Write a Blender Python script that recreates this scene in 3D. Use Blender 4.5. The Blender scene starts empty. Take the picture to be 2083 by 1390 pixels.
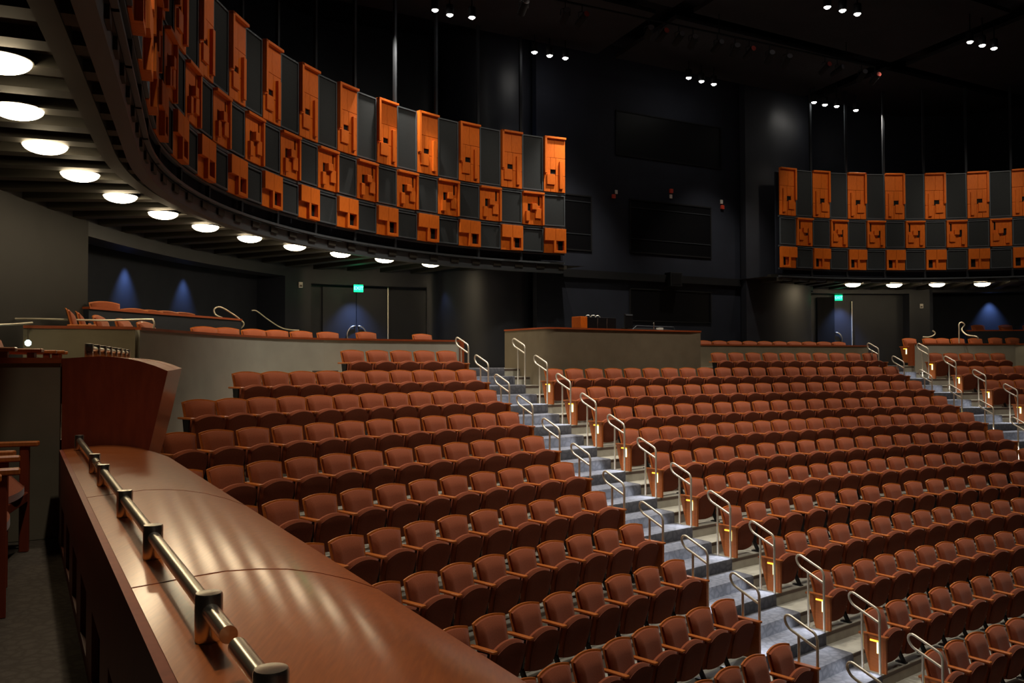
import bpy, math, random
from math import sin, cos, pi, atan2, hypot, radians
from mathutils import Vector, Matrix
random.seed(7)
SC = bpy.context.scene
COL = SC.collection

# ------------------------------------------------------------------ camera
F_PX, HY, ROLL = 1750.0, 736.8, -0.00232
TH = atan2(HY - 695.0, F_PX)
_c, _s, _cr, _sr = cos(TH), sin(TH), cos(ROLL), sin(ROLL)
fwd = Vector((0, _c, _s)); up0 = Vector((0, -_s, _c)); r0 = Vector((1, 0, 0))
rgt = r0 * _cr + up0 * _sr
upv = up0 * _cr - r0 * _sr
cam_data = bpy.data.cameras.new('camera'); cam = bpy.data.objects.new('camera', cam_data); COL.objects.link(cam)
cam_data.sensor_width = 36.0; cam_data.lens = F_PX / 2083.0 * 36.0
cam_data.clip_start = 0.05; cam_data.clip_end = 200
cam.matrix_world = Matrix((rgt, upv, -fwd)).transposed().to_4x4()
SC.camera = cam

# ------------------------------------------------------------------ world, exposure
SC.view_settings.view_transform = 'Standard'
SC.view_settings.look = 'None'
SC.view_settings.gamma = 1.0
SC.view_settings.use_curve_mapping = False
SC.view_settings.exposure = 0.0
world = bpy.data.worlds.new('world'); SC.world = world; world.use_nodes = True
world.node_tree.nodes['Background'].inputs[0].default_value = (0.03, 0.035, 0.06, 1)
world.node_tree.nodes['Background'].inputs[1].default_value = 0.02

# ------------------------------------------------------------------ measuring helpers (metres, camera station at the origin)
def ray(px, py):
    u = px - 1041.5; v = py - 695.0
    u, v = u * _cr + v * _sr, -u * _sr + v * _cr
    return Vector((u / F_PX, _c + (v / F_PX) * _s, _s - (v / F_PX) * _c))
def at_z(px, py, z):
    d = ray(px, py); return d * (z / d.z)
def at_y(px, py, y):
    d = ray(px, py); return d * (y / d.y)
def project(P):
    yc = P[1] * _c + P[2] * _s; zc = -P[1] * _s + P[2] * _c
    if yc < 0.05: return (-9999, -9999)
    u = F_PX * P[0] / yc; v = -F_PX * zc / yc
    return 1041.5 + u * _cr - v * _sr, 695 + u * _sr + v * _cr

# ------------------------------------------------------------------ house geometry
CX, CY = 22.4935, -10.4329              # centre of the seating arcs
A0 = radians(-28.95)                    # house axis
AX = Vector((sin(A0), cos(A0)))
def mir2(x, y):
    v = Vector((x - CX, y - CY)); al = AX * v.dot(AX); m = 2 * al - v
    return m.x + CX, m.y + CY
def row_r(n): return 36.57906 - (n - 1) * 0.82108
SEAT_H = 0.73
def row_top(n): return 0.23363 - (n - 1) * 0.35774 + 0.0011 * (n - 1) * (n - 12)
def row_z(n): return row_top(n) - SEAT_H
A_LEFT = [-0.71003, -0.71395, -0.71888, -0.72406, -0.72923, -0.73322, -0.73805, -0.74222, -0.74661, -0.7489, -0.7522, -0.7550, -0.7580]
A_RIGHT = [-0.64905, -0.65049, -0.65320, -0.65598, -0.65865, -0.66118, -0.66350, -0.66560, -0.66750, -0.66900, -0.67050, -0.67180, -0.6731]
S_LEFT = [-0.023, -0.098, -0.105, -0.03, -0.015, 0.003, 0.002, -0.009, 0.027, -0.036, 0.0, 0.0, 0.0]
S_RIGHT = [0.0, -0.006, -0.022, 0.019, -0.034, 0.054, 0.024, 0.091, 0.005, 0.022, 0.066, 0.007, 0.0]
def pol(r, a): return CX + r * sin(a), CY + r * cos(a)

# ------------------------------------------------------------------ materials
def _new(name):
    m = bpy.data.materials.new(name); m.use_nodes = True
    nt = m.node_tree; b = nt.nodes['Principled BSDF']
    return m, nt, b
def plain(name, col, rough=0.6, metal=0.0, spec=0.5, coat=0.0):
    m, nt, b = _new(name)
    n = nt.nodes.new('ShaderNodeTexNoise'); n.inputs['Scale'].default_value = 6.0; n.inputs['Detail'].default_value = 4
    mx = nt.nodes.new('ShaderNodeMixRGB'); mx.blend_type = 'MULTIPLY'; mx.inputs[0].default_value = 0.25
    mx.inputs[1].default_value = (*col, 1)
    nt.links.new(n.outputs['Fac'], mx.inputs[2]); nt.links.new(mx.outputs[0], b.inputs['Base Color'])
    b.inputs['Roughness'].default_value = rough; b.inputs['Metallic'].default_value = metal
    b.inputs['Specular IOR Level'].default_value = spec; b.inputs['Coat Weight'].default_value = coat
    return m
def noisy(name, c1, c2, scale=40, rough=0.8, bump=0.0, spec=0.3, stretch=None, detail=4, coat=0.0, coat_rough=0.1, sheen=0.0, obj=True):
    m, nt, b = _new(name)
    tc = nt.nodes.new('ShaderNodeTexCoord'); mp = nt.nodes.new('ShaderNodeMapping')
    if stretch: mp.inputs['Scale'].default_value = stretch
    nt.links.new(tc.outputs['Object'], mp.inputs[0])
    n = nt.nodes.new('ShaderNodeTexNoise'); n.inputs['Scale'].default_value = scale; n.inputs['Detail'].default_value = detail
    nt.links.new(mp.outputs[0], n.inputs['Vector'])
    r = nt.nodes.new('ShaderNodeValToRGB')
    r.color_ramp.elements[0].position = 0.3; r.color_ramp.elements[1].position = 0.7
    r.color_ramp.elements[0].color = (*c1, 1); r.color_ramp.elements[1].color = (*c2, 1)
    nt.links.new(n.outputs['Fac'], r.inputs[0]); nt.links.new(r.outputs[0], b.inputs['Base Color'])
    b.inputs['Roughness'].default_value = rough; b.inputs['Specular IOR Level'].default_value = spec
    b.inputs['Coat Weight'].default_value = coat; b.inputs['Coat Roughness'].default_value = coat_rough
    b.inputs['Sheen Weight'].default_value = sheen
    if bump:
        bp = nt.nodes.new('ShaderNodeBump'); bp.inputs['Strength'].default_value = bump; bp.inputs['Distance'].default_value = 0.01
        nt.links.new(n.outputs['Fac'], bp.inputs['Height']); nt.links.new(bp.outputs[0], b.inputs['Normal'])
    return m
def emit(name, col, strength):
    m, nt, b = _new(name)
    b.inputs['Base Color'].default_value = (*col, 1)
    b.inputs['Emission Color'].default_value = (*col, 1); b.inputs['Emission Strength'].default_value = strength
    b.inputs['Roughness'].default_value = 0.4
    return m
M = {}
M['fabric'] = noisy('rust_fabric', (0.235, 0.056, 0.021), (0.29, 0.072, 0.028), 90, 0.9, 0.1, 0.15, sheen=0.15)
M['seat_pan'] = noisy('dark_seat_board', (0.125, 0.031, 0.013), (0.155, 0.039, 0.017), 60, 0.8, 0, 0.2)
M['wood'] = noisy('cherry_wood', (0.40, 0.105, 0.018), (0.52, 0.15, 0.028), 14, 0.35, 0, 0.5, (1, 8, 1), coat=0.15)
M['end_wood'] = noisy('deep_cherry_board', (0.27, 0.068, 0.011), (0.35, 0.095, 0.017), 12, 0.45, 0, 0.4, (1, 1, 5))
M['panel_wood'] = noisy('orange_relief_wood', (0.52, 0.105, 0.007), (0.66, 0.145, 0.010), 10, 0.5, 0, 0.25, (6, 6, 0.8))
M['parapet_wood'] = noisy('varnished_cherry', (0.34, 0.078, 0.011), (0.46, 0.118, 0.019), 9, 0.36, 0, 0.5, (14, 1.2, 6), coat=0.9, coat_rough=0.17)
M['parapet_face'] = noisy('dark_cherry_board', (0.17, 0.028, 0.010), (0.22, 0.040, 0.014), 9, 0.5, 0, 0.3, (3, 3, 0.6))
M['cap_wood'] = noisy('red_cherry_cap', (0.25, 0.052, 0.014), (0.32, 0.07, 0.02), 12, 0.4, 0, 0.4, (1, 1, 6))
M['concrete'] = noisy('pale_concrete', (0.31, 0.30, 0.255), (0.40, 0.39, 0.335), 5, 0.75, 0.05, 0.3, detail=8)
M['nosing'] = plain('dark_nosing', (0.10, 0.07, 0.055), 0.6)
M['grey_wall'] = noisy('grey_plaster', (0.33, 0.32, 0.27), (0.37, 0.36, 0.305), 3, 0.85, 0, 0.2)
M['olive_wall'] = noisy('olive_plaster', (0.18, 0.150, 0.100), (0.215, 0.18, 0.122), 3, 0.85, 0, 0.2)
M['booth_wall'] = noisy('booth_plaster_shaded', (0.135, 0.108, 0.070), (0.16, 0.13, 0.085), 3, 0.85, 0, 0.2)  # olive plaster toned down; the booth front's shade is put into its colour
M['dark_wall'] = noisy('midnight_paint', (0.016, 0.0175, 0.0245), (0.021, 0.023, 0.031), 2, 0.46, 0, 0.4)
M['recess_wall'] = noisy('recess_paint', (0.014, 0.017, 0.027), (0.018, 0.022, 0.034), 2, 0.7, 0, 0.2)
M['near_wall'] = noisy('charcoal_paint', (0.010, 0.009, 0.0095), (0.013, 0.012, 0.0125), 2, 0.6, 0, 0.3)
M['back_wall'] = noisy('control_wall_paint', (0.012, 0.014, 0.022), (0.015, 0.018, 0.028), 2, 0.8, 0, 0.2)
M['soffit'] = noisy('soffit_grey', (0.023, 0.0205, 0.016), (0.030, 0.027, 0.021), 2, 0.6, 0, 0.3)
M['ceiling'] = noisy('black_ceiling', (0.012, 0.012, 0.016), (0.016, 0.016, 0.021), 2, 0.9, 0, 0.1)
M['cloud'] = noisy('charcoal_cloud', (0.015, 0.0145, 0.017), (0.019, 0.018, 0.021), 2, 0.9, 0, 0.1)
M['acoustic'] = noisy('charcoal_cloth', (0.026, 0.029, 0.031), (0.034, 0.038, 0.041), 120, 0.95, 0.1, 0.1)
M['steel_dark'] = plain('slate_steel', (0.085, 0.098, 0.112), 0.5, 0.3)
M['post_steel'] = plain('charcoal_steel', (0.022, 0.025, 0.03), 0.85, 0.0, 0.1)
M['steel_black'] = plain('black_steel', (0.018, 0.018, 0.02), 0.4, 0.5)
M['black'] = plain('matt_black', (0.006, 0.006, 0.007), 0.8, 0, 0.2)
M['glass_black'] = plain('black_glass', (0.003, 0.003, 0.004), 0.5, 0, 0.1)
M['chrome'] = plain('brushed_steel', (0.80, 0.74, 0.63), 0.28, 1.0)
M['rail_steel'] = plain('rail_steel', (0.78, 0.72, 0.60), 0.38, 0.6)
M['white'] = plain('white_plastic', (0.7, 0.68, 0.62), 0.5)
M['red'] = plain('red_plastic', (0.6, 0.05, 0.02), 0.5)
M['gel'] = plain('red_gel', (0.35, 0.04, 0.03), 0.3)
M['lens_dim'] = plain('dim_lens', (0.12, 0.12, 0.14), 0.2)
M['dome'] = emit('opal_dome', (1.0, 0.80, 0.50), 34.0)
M['house_lens'] = emit('house_lamp_lens', (1.0, 0.95, 0.86), 60.0)
M['aisle_amber'] = emit('amber_strip', (1.0, 0.55, 0.04), 2.2)
M['aisle_pale'] = emit('pale_strip', (0.95, 1.0, 0.45), 2.4)
M['exit_face'] = emit('exit_green', (0.0, 0.85, 0.32), 1.6)
M['exit_text'] = emit('exit_text', (0.25, 1.0, 0.65), 3.0)
M['cyan'] = emit('cyan_lamp', (0.6, 1.0, 0.95), 8.0)
def carpet_mat(name, c1, c2, c3, scale):
    m, nt, b = _new(name)
    tc = nt.nodes.new('ShaderNodeTexCoord')
    v = nt.nodes.new('ShaderNodeTexVoronoi'); v.feature = 'DISTANCE_TO_EDGE'; v.inputs['Scale'].default_value = scale
    nt.links.new(tc.outputs['Object'], v.inputs['Vector'])
    n = nt.nodes.new('ShaderNodeTexNoise'); n.inputs['Scale'].default_value = 160; nt.links.new(tc.outputs['Object'], n.inputs['Vector'])
    r = nt.nodes.new('ShaderNodeValToRGB'); r.color_ramp.elements[0].position = 0.02; r.color_ramp.elements[1].position = 0.22
    r.color_ramp.elements[0].color = (*c1, 1); r.color_ramp.elements[1].color = (*c2, 1)
    nt.links.new(v.outputs['Distance'], r.inputs[0])
    mx = nt.nodes.new('ShaderNodeMixRGB'); mx.inputs[2].default_value = (*c3, 1)
    nt.links.new(n.outputs['Fac'], mx.inputs[0]); nt.links.new(r.outputs[0], mx.inputs[1])
    nt.links.new(mx.outputs[0], b.inputs['Base Color']); b.inputs['Roughness'].default_value = 0.95
    b.inputs['Specular IOR Level'].default_value = 0.1
    bp = nt.nodes.new('ShaderNodeBump'); bp.inputs['Strength'].default_value = 0.3; bp.inputs['Distance'].default_value = 0.004
    nt.links.new(n.outputs['Fac'], bp.inputs['Height']); nt.links.new(bp.outputs[0], b.inputs['Normal'])
    return m
M['carpet'] = carpet_mat('stair_carpet', (0.080, 0.082, 0.096), (0.14, 0.142, 0.162), (0.078, 0.08, 0.094), 9)
M['box_carpet'] = carpet_mat('box_carpet', (0.055, 0.042, 0.03), (0.085, 0.068, 0.05), (0.05, 0.04, 0.03), 17)

# ------------------------------------------------------------------ mesh helpers
class MB:
    def __init__(self): self.v = []; self.f = []
    def add(self, vs, fs):
        o = len(self.v); self.v += [tuple(p) for p in vs]; self.f += [tuple(i + o for i in f) for f in fs]; return self
    def box(self, x0, x1, y0, y1, z0, z1):
        return self.add([(x0, y0, z0), (x1, y0, z0), (x1, y1, z0), (x0, y1, z0), (x0, y0, z1), (x1, y0, z1), (x1, y1, z1), (x0, y1, z1)],
                        [(0, 3, 2, 1), (4, 5, 6, 7), (0, 1, 5, 4), (1, 2, 6, 5), (2, 3, 7, 6), (3, 0, 4, 7)])
    def bbox(self, x0, x1, y0, y1, z0, z1, b=0.006):
        """box with chamfered edges"""
        vs = []; 
        X = (x0, x1); Y = (y0, y1); Z = (z0, z1)
        idx = {}
        for i in (0, 1):
            for j in (0, 1):
                for k in (0, 1):
                    sx, sy, sz = (1 - 2 * i) * b, (1 - 2 * j) * b, (1 - 2 * k) * b
                    for q, p in enumerate(((X[i], Y[j] + sy, Z[k] + sz), (X[i] + sx, Y[j], Z[k] + sz), (X[i] + sx, Y[j] + sy, Z[k]))):
                        idx[i, j, k, q] = len(vs); vs.append(p)
        fs = []
        I = lambda i, j, k, q: idx[i, j, k, q]
        for i in (0, 1): fs.append((I(i, 0, 0, 0), I(i, 1, 0, 0), I(i, 1, 1, 0), I(i, 0, 1, 0)))
        for j in (0, 1): fs.append((I(0, j, 0, 1), I(1, j, 0, 1), I(1, j, 1, 1), I(0, j, 1, 1)))
        for k in (0, 1): fs.append((I(0, 0, k, 2), I(1, 0, k, 2), I(1, 1, k, 2), I(0, 1, k, 2)))
        for j in (0, 1):
            for k in (0, 1): fs.append((I(0, j, k, 1), I(1, j, k, 1), I(1, j, k, 2), I(0, j, k, 2)))
        for i in (0, 1):
            for k in (0, 1): fs.append((I(i, 0, k, 0), I(i, 1, k, 0), I(i, 1, k, 2), I(i, 0, k, 2)))
        for i in (0, 1):
            for j in (0, 1): fs.append((I(i, j, 0, 0), I(i, j, 1, 0), I(i, j, 1, 1), I(i, j, 0, 1)))
        for i in (0, 1):
            for j in (0, 1):
                for k in (0, 1): fs.append((I(i, j, k, 0), I(i, j, k, 1), I(i, j, k, 2)))
        return self.add(vs, fs)
    def prism(self, pts, fn, t0, t1):
        """2-D outline pts extruded t0..t1; fn(u,v,t)->xyz"""
        n = len(pts)
        vs = [fn(u, v, t0) for u, v in pts] + [fn(u, v, t1) for u, v in pts]
        fs = [tuple(range(n)), tuple(range(2 * n - 1, n - 1, -1))] + [(i, (i + 1) % n, n + (i + 1) % n, n + i) for i in range(n)]
        return self.add(vs, fs)
    def tube(self, pts, r, n=10, closed=False):
        pts = [Vector(p) for p in pts]; N = len(pts); vs = []; fs = []
        t0 = (pts[1] - pts[0]).normalized()
        ref = Vector((0, 0, 1)) if abs(t0.z) < 0.9 else Vector((1, 0, 0))
        u = t0.cross(ref).normalized()
        for i, p in enumerate(pts):
            if closed: t = (pts[(i + 1) % N] - pts[i - 1]).normalized()
            else: t = (pts[min(i + 1, N - 1)] - pts[max(i - 1, 0)]).normalized()
            u = (u - t * u.dot(t)).normalized(); w = t.cross(u)
            vs += [p + (u * cos(2 * pi * k / n) + w * sin(2 * pi * k / n)) * r for k in range(n)]
        m = N if closed else N - 1
        for i in range(m):
            for k in range(n):
                a = i * n; b = ((i + 1) % N) * n
                fs.append((a + k, a + (k + 1) % n, b + (k + 1) % n, b + k))
        if not closed:
            fs.append(tuple(range(n - 1, -1, -1))); fs.append(tuple((N - 1) * n + k for k in range(n)))
        return self.add(vs, fs)
    def lathe(self, prof, c=(0, 0, 0), n=24):
        vs = []; fs = []
        for r, z in prof:
            vs += [(c[0] + r * cos(2 * pi * k / n), c[1] + r * sin(2 * pi * k / n), c[2] + z) for k in range(n)]
        for i in range(len(prof) - 1):
            for k in range(n):
                fs.append((i * n + k, i * n + (k + 1) % n, (i + 1) * n + (k + 1) % n, (i + 1) * n + k))
        fs.append(tuple(range(n - 1, -1, -1))); fs.append(tuple((len(prof) - 1) * n + k for k in range(n)))
        return self.add(vs, fs)
    def strip(self, rows):
        """rows: list of equal-length point lists -> quad sheet"""
        m = len(rows[0]); vs = [p for r in rows for p in r]
        return self.add(vs, [(i * m + j, i * m + j + 1, (i + 1) * m + j + 1, (i + 1) * m + j) for i in range(len(rows) - 1) for j in range(m - 1)])
    def solid_strip(self, rows):
        """closed cross sections swept along rows, capped"""
        m = len(rows[0]); vs = [p for r in rows for p in r]
        fs = [(i * m + j, i * m + (j + 1) % m, (i + 1) * m + (j + 1) % m, (i + 1) * m + j) for i in range(len(rows) - 1) for j in range(m)]
        fs.append(tuple(range(m - 1, -1, -1))); fs.append(tuple((len(rows) - 1) * m + j for j in range(m)))
        return self.add(vs, fs)
    def wall(self, pts, z0, z1, t):
        """vertical wall following plan polyline pts, thickness t to the left of travel; z0/z1 numbers or lists"""
        P = [Vector(p[:2]) for p in pts]; N = len(P); rows = []
        for i, p in enumerate(P):
            d = (P[min(i + 1, N - 1)] - P[max(i - 1, 0)]).normalized(); nrm = Vector((-d.y, d.x))
            a = z0[i] if isinstance(z0, (list, tuple)) else z0; b = z1[i] if isinstance(z1, (list, tuple)) else z1
            q = p + nrm * t
            rows.append([(p.x, p.y, a), (p.x, p.y, b), (q.x, q.y, b), (q.x, q.y, a)])
        return self.solid_strip(rows)
    def build(self, name, mat, parent=None, smooth=None, bevel=None):
        me = bpy.data.meshes.new(name); me.from_pydata(self.v, [], self.f); me.validate(); me.update()
        import bmesh
        bm = bmesh.new(); bm.from_mesh(me)
        if bevel: bmesh.ops.bevel(bm, geom=[e for e in bm.edges if e.calc_face_angle(0) > 0.6], offset=bevel, segments=2, affect='EDGES', profile=0.5)
        bmesh.ops.recalc_face_normals(bm, faces=bm.faces); bm.to_mesh(me); bm.free()
        if smooth:
            me.shade_smooth(); me.set_sharp_from_angle(angle=radians(smooth))
        me.materials.append(mat)
        o = bpy.data.objects.new(name, me); COL.objects.link(o)
        if parent: o.parent = parent
        return o
def empty(name, loc, rz=0.0):
    o = bpy.data.objects.new(name, None); o.empty_display_size = 0.2; COL.objects.link(o)
    o.location = loc; o.rotation_euler = (0, 0, rz); return o
def tag(o, label, cat, group=None):
    o['label'] = label; o['category'] = cat
    if group: o['group'] = group
    return o
def struct(o): o['kind'] = 'structure'; return o
def copy_tree(o, parent=None):
    c = o.copy(); COL.objects.link(c); c.parent = parent
    for ch in o.children: copy_tree(ch, c)
    return c
def arc_pts(cx, cy, r, a0, a1, n):
    return [(cx + r * sin(a0 + (a1 - a0) * i / n), cy + r * cos(a0 + (a1 - a0) * i / n)) for i in range(n + 1)]
def smooth_path(pts, per=6):
    out = []
    P = [Vector(p) for p in pts]
    for i in range(len(P) - 1):
        p0, p1, p2, p3 = P[max(i - 1, 0)], P[i], P[i + 1], P[min(i + 2, len(P) - 1)]
        for k in range(per):
            t = k / per
            out.append(0.5 * ((2 * p1) + (p2 - p0) * t + (2 * p0 - 5 * p1 + 4 * p2 - p3) * t * t + (3 * p1 - p0 - 3 * p2 + p3) * t ** 3))
    out.append(P[-1]); return out
ORD = ['zeroth', 'first', 'second', 'third', 'fourth', 'fifth', 'sixth', 'seventh', 'eighth', 'ninth', 'tenth', 'eleventh', 'twelfth', 'thirteenth',
       'fourteenth', 'fifteenth', 'sixteenth', 'seventeenth', 'eighteenth', 'nineteenth', 'twentieth', 'twenty-first', 'twenty-second', 'twenty-third', 'twenty-fourth']

# ------------------------------------------------------------------ lamps
def spot(name, loc, target, energy, col, angle, blend=0.6, size=0.1):
    l = bpy.data.lights.new(name, 'SPOT'); l.energy = energy; l.color = col; l.spot_size = radians(angle); l.spot_blend = blend; l.shadow_soft_size = size
    o = bpy.data.objects.new(name, l); COL.objects.link(o); o.location = loc
    d = Vector(target) - Vector(loc); o.rotation_euler = d.to_track_quat('-Z', 'Y').to_euler(); return o
WARM = (1.0, 0.90, 0.76)
HL = 2.05
# house lights over the seating (the ceiling's own downlights, most of them above the frame)
HOUSE = [(36.8, -8, 620), (36.8, -3, 560), (36.8, 2, 330), (36.8, 7, 300), (33.6, -8.5, 760), (33.6, -4, 760), (33.6, 1, 440), (33.6, 6, 350),
         (30.2, -7.5, 760), (30.2, -3, 700), (30.2, 2, 430), (30.2, 7, 330), (26.8, -6.5, 560), (26.8, -1.5, 420)]
for (L, off, e) in HOUSE:
    bx = CX + AX.x * L + AX.y * off; by = CY + AX.y * L - AX.x * off
    spot('house_downlight', (bx, by, 7.3), (bx + 0.9 * AX.x, by + 0.9 * AX.y, -3), e * HL, WARM, 72, 0.8, 0.1)
# downlights over the boxes on the left
for (bx, by, e) in ((0.4, 1.2, 560), (-0.7, 3.6, 740), (-2.6, 7.4, 800)):
    spot('box_downlight', (bx, by, 6.6), (bx - 0.7, by + 0.2, -1), e, WARM, 50, 0.9, 0.12)

# ------------------------------------------------------------------ terraces
A_MIN, A_MAX, NSEG = radians(-74), radians(14), 110
def ring(prof, a0, a1, n, mb):
    rows = []
    for i in range(n + 1):
        a = a0 + (a1 - a0) * i / n
        rows.append([(CX + r * sin(a), CY + r * cos(a), z) for r, z in prof])
    mb.strip(rows); return mb
levels = []          # (r_inner, r_outer, z) stepped levels from the bottom up
NR = 14
CROSS_Z = -0.14
prof = []
for n in range(NR, 0, -1):
    zp = row_z(n); zw = zp - 0.5 * (row_z(n) - row_z(n + 1)); R = row_r(n)
    levels.append((R - 0.77, R - 0.36, zw, n, 'walk')); levels.append((R - 0.36, R + 0.05, zp, n, 'seat'))
R1 = row_r(1); levels.append((R1 + 0.05, R1 + 0.46, 0.5 * (row_z(1) + CROSS_Z), 0, 'walk')); levels.append((R1 + 0.46, R1 + 8.0, CROSS_Z, 0, 'seat'))
prof = [(levels[0][0] - 2.5, levels[0][2] - 0.18), (levels[0][0], levels[0][2] - 0.18)]
for a, b, z, n, k in levels: prof += [(a, z), (b, z)]
struct(ring(prof, A_MIN, A_MAX, NSEG, MB()).build('floor', M['concrete']))
mb = MB()
for a, b, z, n, k in levels:
    ring([(a - 0.002, z - 0.055), (a - 0.004, z - 0.012), (a + 0.002, z - 0.012)], A_MIN, A_MAX, NSEG, mb)
struct(mb.build('trim_1', M['nosing']))

def aisle_edges(r):
    n = (36.57906 - r) / 0.82108 + 1
    n = max(1.0, min(13.0, n)); i = min(int(n) - 1, 11); t = n - 1 - i
    l = A_LEFT[i] * (1 - t) + A_LEFT[i + 1] * t; q = A_RIGHT[i] * (1 - t) + A_RIGHT[i + 1] * t
    if r > 36.579: 
        l = A_LEFT[0] + (r - 36.579) * 0.005; q = A_RIGHT[0] + (r - 36.579) * 0.002
    return l + 0.36 / r, q - 0.36 / r
RIGHT_SHIFT = 0.007
def stair(name, mirrored, mat):
    mb = MB()
    for a, b, z, n, k in levels:
        if n == 0 and k == 'seat': b = a + 0.55
        t = 0.014; rows = []
        for i in range(9):
            row = []
            for (r, zz) in ((a - 0.022, z - 0.165), (a - 0.022, z - 0.02), (a - 0.012, z + t * 0.5), (a + 0.012, z + t), (b - 0.02, z + t)):
                l, q = aisle_edges(r); l += 0.06 / r; q -= 0.03 / r
                ang = l + (q - l) * i / 8
                if mirrored: ang = 2 * A0 - ang + RIGHT_SHIFT * (1 - i / 8)
                row.append((CX + r * sin(ang), CY + r * cos(ang), zz))
            rows.append(row)
        mb.strip(rows)
    o = struct(mb.build(name, mat, None, 40)); return o
stair('floor_left_stairs', False, M['carpet'])
stair('floor_right_stairs', True, M['carpet'])

# ------------------------------------------------------------------ theatre seat
def slab(w0, w1, z0, z1, arch, thick, yfun, curve, nx=10, nz=7, waist=0.0, rnd=0.25, arch_bot=0.0):
    """curved upholstered slab, x across, z up; yfun(z) = back face; pillow rounding at the rim"""
    mb = MB(); front = []; back = []
    for j in range(nz + 1):
        t = j / nz; fr = []; bk = []
        for i in range(nx + 1):
            s = 2 * i / nx - 1
            w = (w0 + (w1 - w0) * t) * 0.5 - waist * sin(pi * t) * 0.5
            x = s * w
            z = z0 + arch_bot * s * s * (1 - t) + (z1 - z0 - arch * s * s) * t
            y = yfun(z0 + (z1 - z0) * t) + curve * x * x
            e = min(1.0, (1 - abs(s)) / rnd) if rnd else 1.0
            e2 = min(1.0, min(t, 1 - t) / rnd) if rnd else 1.0
            p = math.sqrt(max(0.0, 1 - (1 - e) ** 2)) * math.sqrt(max(0.0, 1 - (1 - e2) ** 2)) if rnd else 1.0
            bk.append((x, y, z)); fr.append((x, y + thick * (0.35 + 0.65 * p), z))
        front.append(fr); back.append(bk)
    mb.strip(front); mb.strip([r[::-1] for r in back])
    m = nx + 1
    ring_f = [(0, i) for i in range(m)] + [(j, nx) for j in range(1, nz + 1)] + [(nz, i) for i in range(nx - 1, -1, -1)] + [(j, 0) for j in range(nz - 1, 0, -1)]
    vs = [front[j][i] for j, i in ring_f] + [back[j][i] for j, i in ring_f]; n = len(ring_f)
    mb.add(vs, [(k, (k + 1) % n, n + (k + 1) % n, n + k) for k in range(n)])
    return mb
REC = 0.24
yb = lambda z: (SEAT_H - z) * REC
def end_panel(side, parent):
    x = side * 0.292
    mb = MB(); mb.prism([(0.03, 0.45), (0.385, 0.45), (0.385, 0.0), (0.16, 0.0)], lambda u, v, t: (t, u, v), x - 0.018, x + 0.018)
    mb.bbox(x - 0.04, x + 0.04, 0.01, 0.40, 0.45, 0.478, 0.005)
    p = mb.build('end_panel', M['end_wood'], parent)
    xo = x + side * 0.018; xi = xo + side * 0.012
    a, b = min(xo, xi), max(xo, xi)
    MB().box(a, b, 0.17, 0.30, 0.395, 0.415).build('aisle_light_hood', M['aisle_amber'], p)
    MB().box(a, b, 0.265, 0.30, 0.25, 0.395).build('aisle_light', M['aisle_pale'], p)
def make_seat(kind):
    root = empty('theatre_seat', (0, 0, 0))
    slab(0.44, 0.50, 0.20, SEAT_H, 0.035, 0.018, yb, 0.45, rnd=0).build('back_shell', M['wood'], root, 40)
    slab(0.46, 0.455, 0.26, SEAT_H - 0.018, 0.034, 0.075, lambda z: yb(z) + 0.018, 0.45, waist=0.05).build('backrest', M['fabric'], root, 60)
    yc = lambda z: 0.275 + (0.46 - z) * -0.20
    c = slab(0.41, 0.470, 0.06, 0.528, 0.060, 0.085, yc, 0.10, waist=-0.02, rnd=0.16, arch_bot=0.03).build('seat_cushion', M['fabric'], root, 60)
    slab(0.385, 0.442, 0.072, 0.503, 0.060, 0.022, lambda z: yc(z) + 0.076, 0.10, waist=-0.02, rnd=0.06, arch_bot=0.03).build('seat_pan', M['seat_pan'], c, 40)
    MB().bbox(-0.06, 0.06, 0.265, 0.295, 0.10, 0.20, 0.005).build('hinge', M['steel_black'], root)
    if kind != 'end_pos':
        MB().bbox(0.250, 0.312, 0.04, 0.392, 0.470, 0.497, 0.006).build('armrest', M['wood'], root)
    legx = [0.281] if kind != 'end_pos' else []
    for x in legx:
        mb = MB(); mb.prism([(0.14, 0.472), (0.30, 0.472), (0.27, 0.15), (0.20, 0.15)], lambda u, v, t: (t, u, v), x - 0.012, x + 0.012)
        mb.prism([(0.20, 0.16), (0.255, 0.16), (0.335, 0.015), (0.28, 0.015)], lambda u, v, t: (t, u, v), x - 0.018, x + 0.018)
        mb.bbox(x - 0.035, x + 0.035, 0.20, 0.352, 0.0, 0.016, 0.004)
        mb.build('standard', M['steel_black'], root)
        MB().lathe([(0.012, -0.03), (0.012, 0.03)], (x - 0.022, 0.262, 0.235), 8).build('pivot', M['chrome'], root)
    if kind == 'end_pos': end_panel(1, root)
    if kind == 'end_neg': end_panel(-1, root)
    return root
PROTO = {k: make_seat(k) for k in ('mid', 'end_pos', 'end_neg')}
def aisle_lamp(x, y, z, rz, side):
    """the low louvred lamp in an end panel shines down on the steps beside it"""
    c_, s_ = cos(rz), sin(rz); lx, ly = side * 0.42, 0.26
    p = (x + c_ * lx - s_ * ly, y + s_ * lx + c_ * ly, z + 0.37)
    lx2, ly2 = side * 0.85, 0.30
    t = (x + c_ * lx2 - s_ * ly2, y + s_ * lx2 + c_ * ly2, z - 0.1)
    spot('aisle_lamp', p, t, AISLE_W, (0.93, 0.96, 1.0), 98, 0.6, 0.03)
AISLE_W = 38.0
USED = set()
def put_seat(kind, x, y, z, rz):
    o = PROTO[kind]
    if kind in USED: o = copy_tree(o)
    USED.add(kind)
    o.location = (x, y, z); o.rotation_euler = (0, 0, rz); return o

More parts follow.
